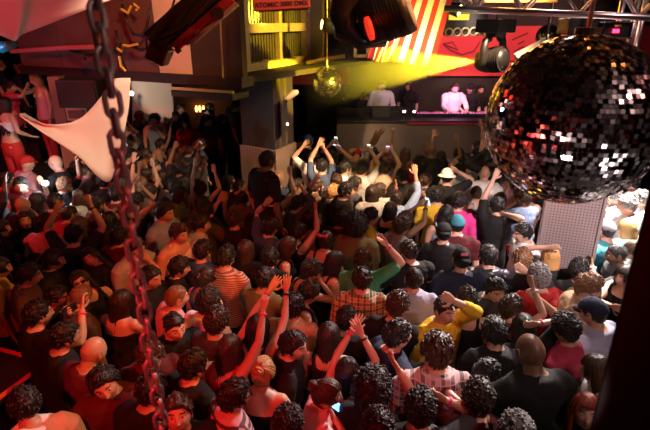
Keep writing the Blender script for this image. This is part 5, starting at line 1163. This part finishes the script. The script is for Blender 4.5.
# ---- tall grey perforated box under the mirror ball
yb = 5.0; L_, R2 = at_y(545, 225, yb), at_y(598, 225, yb); wB = R2.x-L_.x; cxb = (L_.x+R2.x)/2
t = tag(empty('subwoofer_tower', (cxb, yb, 0)), 'tall perforated metal speaker tower under the large mirror ball', 'speaker tower'); Mb = Matrix.Translation((cxb, yb, 0)) @ Matrix.Rotation(R(-22), 4, 'Z')
pchild(MB().box((0, .28, 1.2), (wB, .5, 2.4), Mb).obj('cabinet', mat('pink_grey_steel', (.40, .30, .30), .45, .3), bevel=.02), t)
g = MB().box((0, 0, 0), (wB-.05, .02, 2.3)).obj('front_grille', perf_mat('tower_grille', (.52, .42, .42), (.08, .04, .04), 31, thr=.37)); g.matrix_world = Mb @ Matrix.Translation((0, .025, 1.2)); g.parent = t; g.matrix_parent_inverse = t.matrix_basis.inverted()
m = MB(); m.box((-wB/2+.012, .01, 1.2), (.03, .03, 2.4), Mb); m.box((wB/2-.012, .01, 1.2), (.03, .03, 2.4), Mb); pchild(m.obj('edge_trim', mat('edge_steel', (.5, .4, .4), .4, .5)), t)
# ---- dark grille tower right beside the camera
az = R(34.2); e0 = Vector((math.sin(az), math.cos(az), 0))*1.55; t = tag(empty('speaker_tower', (e0.x+.5, e0.y, 0)), 'dark perforated speaker tower along the right frame edge', 'speaker tower')
Mg = Matrix.Translation((e0.x, e0.y, 0)) @ Matrix.Rotation(R(-42), 4, 'Z'); pchild(MB().box((.55, .36, 2.6), (1.1, .7, 5.2), Mg).obj('cabinet', mat('tower_cabinet', (.014, .010, .010), .6), bevel=.01), t)
g = MB().box((0, 0, 0), (1.08, .016, 5.1)).obj('front_grille', perf_mat('dark_grille', (.075, .045, .042), (.004, .003, .003), 46, rough=.5, metal=.2, thr=.34)); g.matrix_world = Mg @ Matrix.Translation((.55, .003, 2.6)); g.parent = t; g.matrix_parent_inverse = t.matrix_basis.inverted()
# ---- chain
ch = Vector((-.632, 1.50, 0)); z = 5.6; k = 0; t = tag(empty('hanging_chain', (ch.x, ch.y, 5.6)), 'thick steel chain hanging close to the camera, red-lit', 'chain'); m = MB(); pitch_ = .060
while z > 1.95:
    a = R(45 if k % 2 else -45)+R(12)*math.sin(k*.9); pts = []
    for j in range(20):
        q = 2*math.pi*j/20; lx_, lz = .021*math.cos(q), .0235*math.sin(q)+(.016 if math.sin(q) > 0 else -.016); pts.append((ch.x+lx_*math.cos(a)+.004*math.sin(k), ch.y+lx_*math.sin(a), z+lz))
    m.tube(pts, .0088, 8, closed=True, up=(math.cos(a+1.57), math.sin(a+1.57), 0)); z -= pitch_; k += 1
o = pchild(m.obj('links', mat('steel_chain', (.42, .36, .35), .38, .6, bump=.2, bscale=40), smooth=True), t)
# ---- red edged table, lower left
zt = 1.05; c1 = at_z(48, 363, zt); c2 = at_z(-4, 402, zt); c3 = at_z(3, 351, zt); dA, dB = (c2-c1), (c3-c1); c2 = c1+dA*1.2; c3 = c1+dB*1.5; c4 = c2+(c3-c1)
t = tag(empty('table', ((c1.x+c4.x)/2, (c1.y+c4.y)/2, 0)), 'dark table with a glowing red edge in the lower corner', 'table')
pchild(MB().prism([c1, c2, c4, c3], (0, 0, -1), .05).obj('table_top', mat('table_black', (.03, .010, .010), .8)), t)
m = MB(); zz = Vector((0, 0, .012)); m.tube([c2+zz, c1+zz, c3+zz], .026, 4); pchild(m.obj('red_edge', mat('red_edging', (.75, .10, .08), .5)), t)
for c in (c1, c2, c3, c4): ctr = (c1+c4)/2; q = c.lerp(ctr, .15); pchild(MB().cyl((q.x, q.y, 0), (q.x, q.y, zt-.05), .03, 10).obj('leg', BLK), t)
# ---- phones
PHB = mat('phone_case', (.015, .015, .018), .3)
def phone(root, spec, side, col, es, label, land=True, off=0):
    Mw = Matrix.LocRotScale(root.location, root.rotation_euler, root.scale); S, E, W, hp = spec['A'][side]; HM = spec['HM'][side]; p = Mw @ (HM @ Vector((0, .035, .115))); Hh = Mw @ (spec['H'] @ Vector((0, .1, .12)))
    d = (Hh-p).normalized(); t = empty('phone', p); q = d.to_track_quat('Z', 'Y'); t.rotation_euler = q.to_euler(); tag(t, label, 'phone', None); a, b = (.14, .07) if land else (.07, .14)
    MB().box((0, 0, 0), (a, b, .009)).obj('case', PHB, t, bevel=.003); MB().box((0, 0, .005), (a-.010, b-.008, .002)).obj('screen', mat('screen_'+str(col), (.1, .1, .1), .3, emit=col, es=es), t); return t
def hphone(short, side, col, es, label, land=True):
    s = by_short(short); sg = 1 if math.cos(math.radians(s['yaw'])) >= -1e-3 else -1; phone(s['root'], s, (-1 if side == 'L' else 1)*sg, col, es, label, land)
hphone('the woman in pale pink', 'R', (.03, .3, 1), 5, 'phone with glowing blue screen held by the woman in pale pink', False)
hphone('the phone photographer', 'L', (.5, .8, .8), .8, 'dark phone held up in two hands by the orange-lit photographer')
hphone('the green tee man', 'R', (1, .5, .35), 6, 'phone with white-hot screen held above the green tee')
hphone('the booth phone holder', 'L', (.5, .4, 1), 4, 'phone with violet screen held up before the booth', False)
hphone('the reaching curly man', 'R', (.8, .9, .8), 2, 'bright phone in the raised hand of the reaching curly man', False)
hphone('the blue tee man', 'R', (.8, .9, 1), 2, 'small camera-like phone raised by the blue tee man')
for i, (root, va, lab) in enumerate(PHONES):
    side = max((-1, 1), key=lambda s: va['arms'][s][0][2]); phone(root, va, side, (.6, .75, .8), 1.2, 'raised phone of the '+' '.join(lab.split()[:-0 or None][:12]).rstrip(','), bool(i % 2))
# camera flash
s = by_short('the flash holder'); pf = at_y(45, 183, s['loc'].y-.55); t = tag(empty('camera', pf), 'compact camera firing a white flash towards the crowd', 'camera')
pchild(MB().box(pf+Vector((0, .03, -.02)), (.12, .035, .07)).obj('body', BLKP, bevel=.006), t); pchild(MB().ell(pf+Vector((0, .0, .0)), (.045, .02, .035), 14, 8).obj('flash', mat('flash_white', (1, 1, 1), .4, emit=(.85, .92, 1), es=60)), t)
point('flash_light', pf+Vector((0, -.10, .10)), 9, (.85, .95, 1), .04)
# lettered shirt: red letters on the white tee
s = by_short('the lettered tee man'); t_ = s['root']; fc = bpy.data.curves.new('shirt_lettering', 'FONT'); fc.body = 'A37'; fc.size = .16; fc.extrude = .002; fc.offset = .004; fc.align_x = 'CENTER'; fc.materials.append(mat('letter_red', (.75, .03, .05), .6))
fo = tmesh('shirt_lettering', fc); COL.objects.link(fo); fo.parent = t_; fo.location = (.205, -.02, 1.22); fo.rotation_euler = (math.pi/2, 0, math.pi/2)
# pink patch on the black cap
s = by_short('the pink patch cap'); pk = MB().box((0, .036+.105+.012, .205), (.06, .006, .026)).obj('cap_patch', mat('pink_patch', (.9, .25, .4), .5), [c for c in s['root'].children if c.name.startswith('cap')][0])
# ---- lights on the stage
point('dj_light', at_y(455, 100, 10.35)+Vector((0, 0, .2)), 9, (1, .35, .9), .1); spot('dj_key_light', (1.6, 6.8, 4.9), at_y(462, 88, 10.8), 800, (1, .78, .66), 18, .6)
spot('laptop_key_light', (.2, 7.6, 4.8), at_y(382, 84, 11.1), 120, (1, .7, .6), 10, .5)
spot('banner_light', (3.4, 7.8, 5.4), (3.9, 11.9, 3.2), 700, (1, .45, .42), 62, .8)
spot('booth_wash_light', (1.0, 7.0, 5.6), (1.6, 10.0, 1.7), 170, (1, .66, .5), 40, .9)
spot('ball_light', (4.6, 1.6, 5.6), bc, 60, (1, .35, .3), 30, .8)
spot('truss_light', (3.6, 2.0, 5.9), (2.6, 5.0, 4.2), 120, (1, .62, .62), 50, .8)
spot('chain_red_light', (-2.0, .6, 2.2), (-.63, 1.5, 2.7), 16, (1, .05, .08), 36, .8)
spot('upper_red_light', (.5, 1.2, 3.0), (-1.0, 3.2, 4.5), 42, (1, .06, .05), 40, .8)
# ---- haze around the beam: thin smoke in the air over the stage
hz = MB(); a0 = mhp+dirb*.28; zz = []
for tt, rr_ in ((0, .04), (.8, .20), (1.6, .40), (2.3, .56), (2.9, .66), (3.3, .55)): zz.append((a0+dirb*tt, rr_))
hz.tube([p for p, _ in zz], [r for _, r in zz], 32)
hm = bpy.data.materials.new('haze'); hm.use_nodes = True; nt = hm.node_tree; nt.nodes.remove(nt.nodes['Principled BSDF']); vs = nt.nodes.new('ShaderNodeVolumeScatter'); vs.inputs['Color'].default_value = (1, 1, 1, 1); vs.inputs['Anisotropy'].default_value = .3
tc = nt.nodes.new('ShaderNodeTexCoord'); nz = nt.nodes.new('ShaderNodeTexNoise'); nz.inputs['Scale'].default_value = 2.2; mp_ = nt.nodes.new('ShaderNodeMapRange'); mp_.inputs[1].default_value = .3; mp_.inputs[2].default_value = .7; mp_.inputs[3].default_value = .16; mp_.inputs[4].default_value = .34
nt.links.new(tc.outputs['Object'], nz.inputs['Vector']); nt.links.new(nz.outputs[0], mp_.inputs[0]); ln_ = nt.nodes.new('ShaderNodeVectorMath'); ln_.operation = 'LENGTH'; nt.links.new(tc.outputs['Object'], ln_.inputs[0]); fd_ = nt.nodes.new('ShaderNodeMapRange'); fd_.interpolation_type = 'SMOOTHSTEP'; fd_.inputs[1].default_value = .6; fd_.inputs[2].default_value = 3.1; fd_.inputs[3].default_value = 1; fd_.inputs[4].default_value = 0
mu_ = nt.nodes.new('ShaderNodeMath'); mu_.operation = 'MULTIPLY'; nt.links.new(ln_.outputs['Value'], fd_.inputs[0]); nt.links.new(fd_.outputs[0], mu_.inputs[0]); nt.links.new(mp_.outputs[0], mu_.inputs[1]); nt.links.new(mu_.outputs[0], vs.inputs['Density']); nt.links.new(vs.outputs[0], nt.nodes['Material Output'].inputs['Volume'])
hz.v = [tuple(Vector(p)-a0) for p in hz.v]; o = hz.obj('haze', hm, smooth=True); o.location = a0; tag(o, 'thin smoke lit yellow along the beam towards the flag', 'haze', kind='stuff')
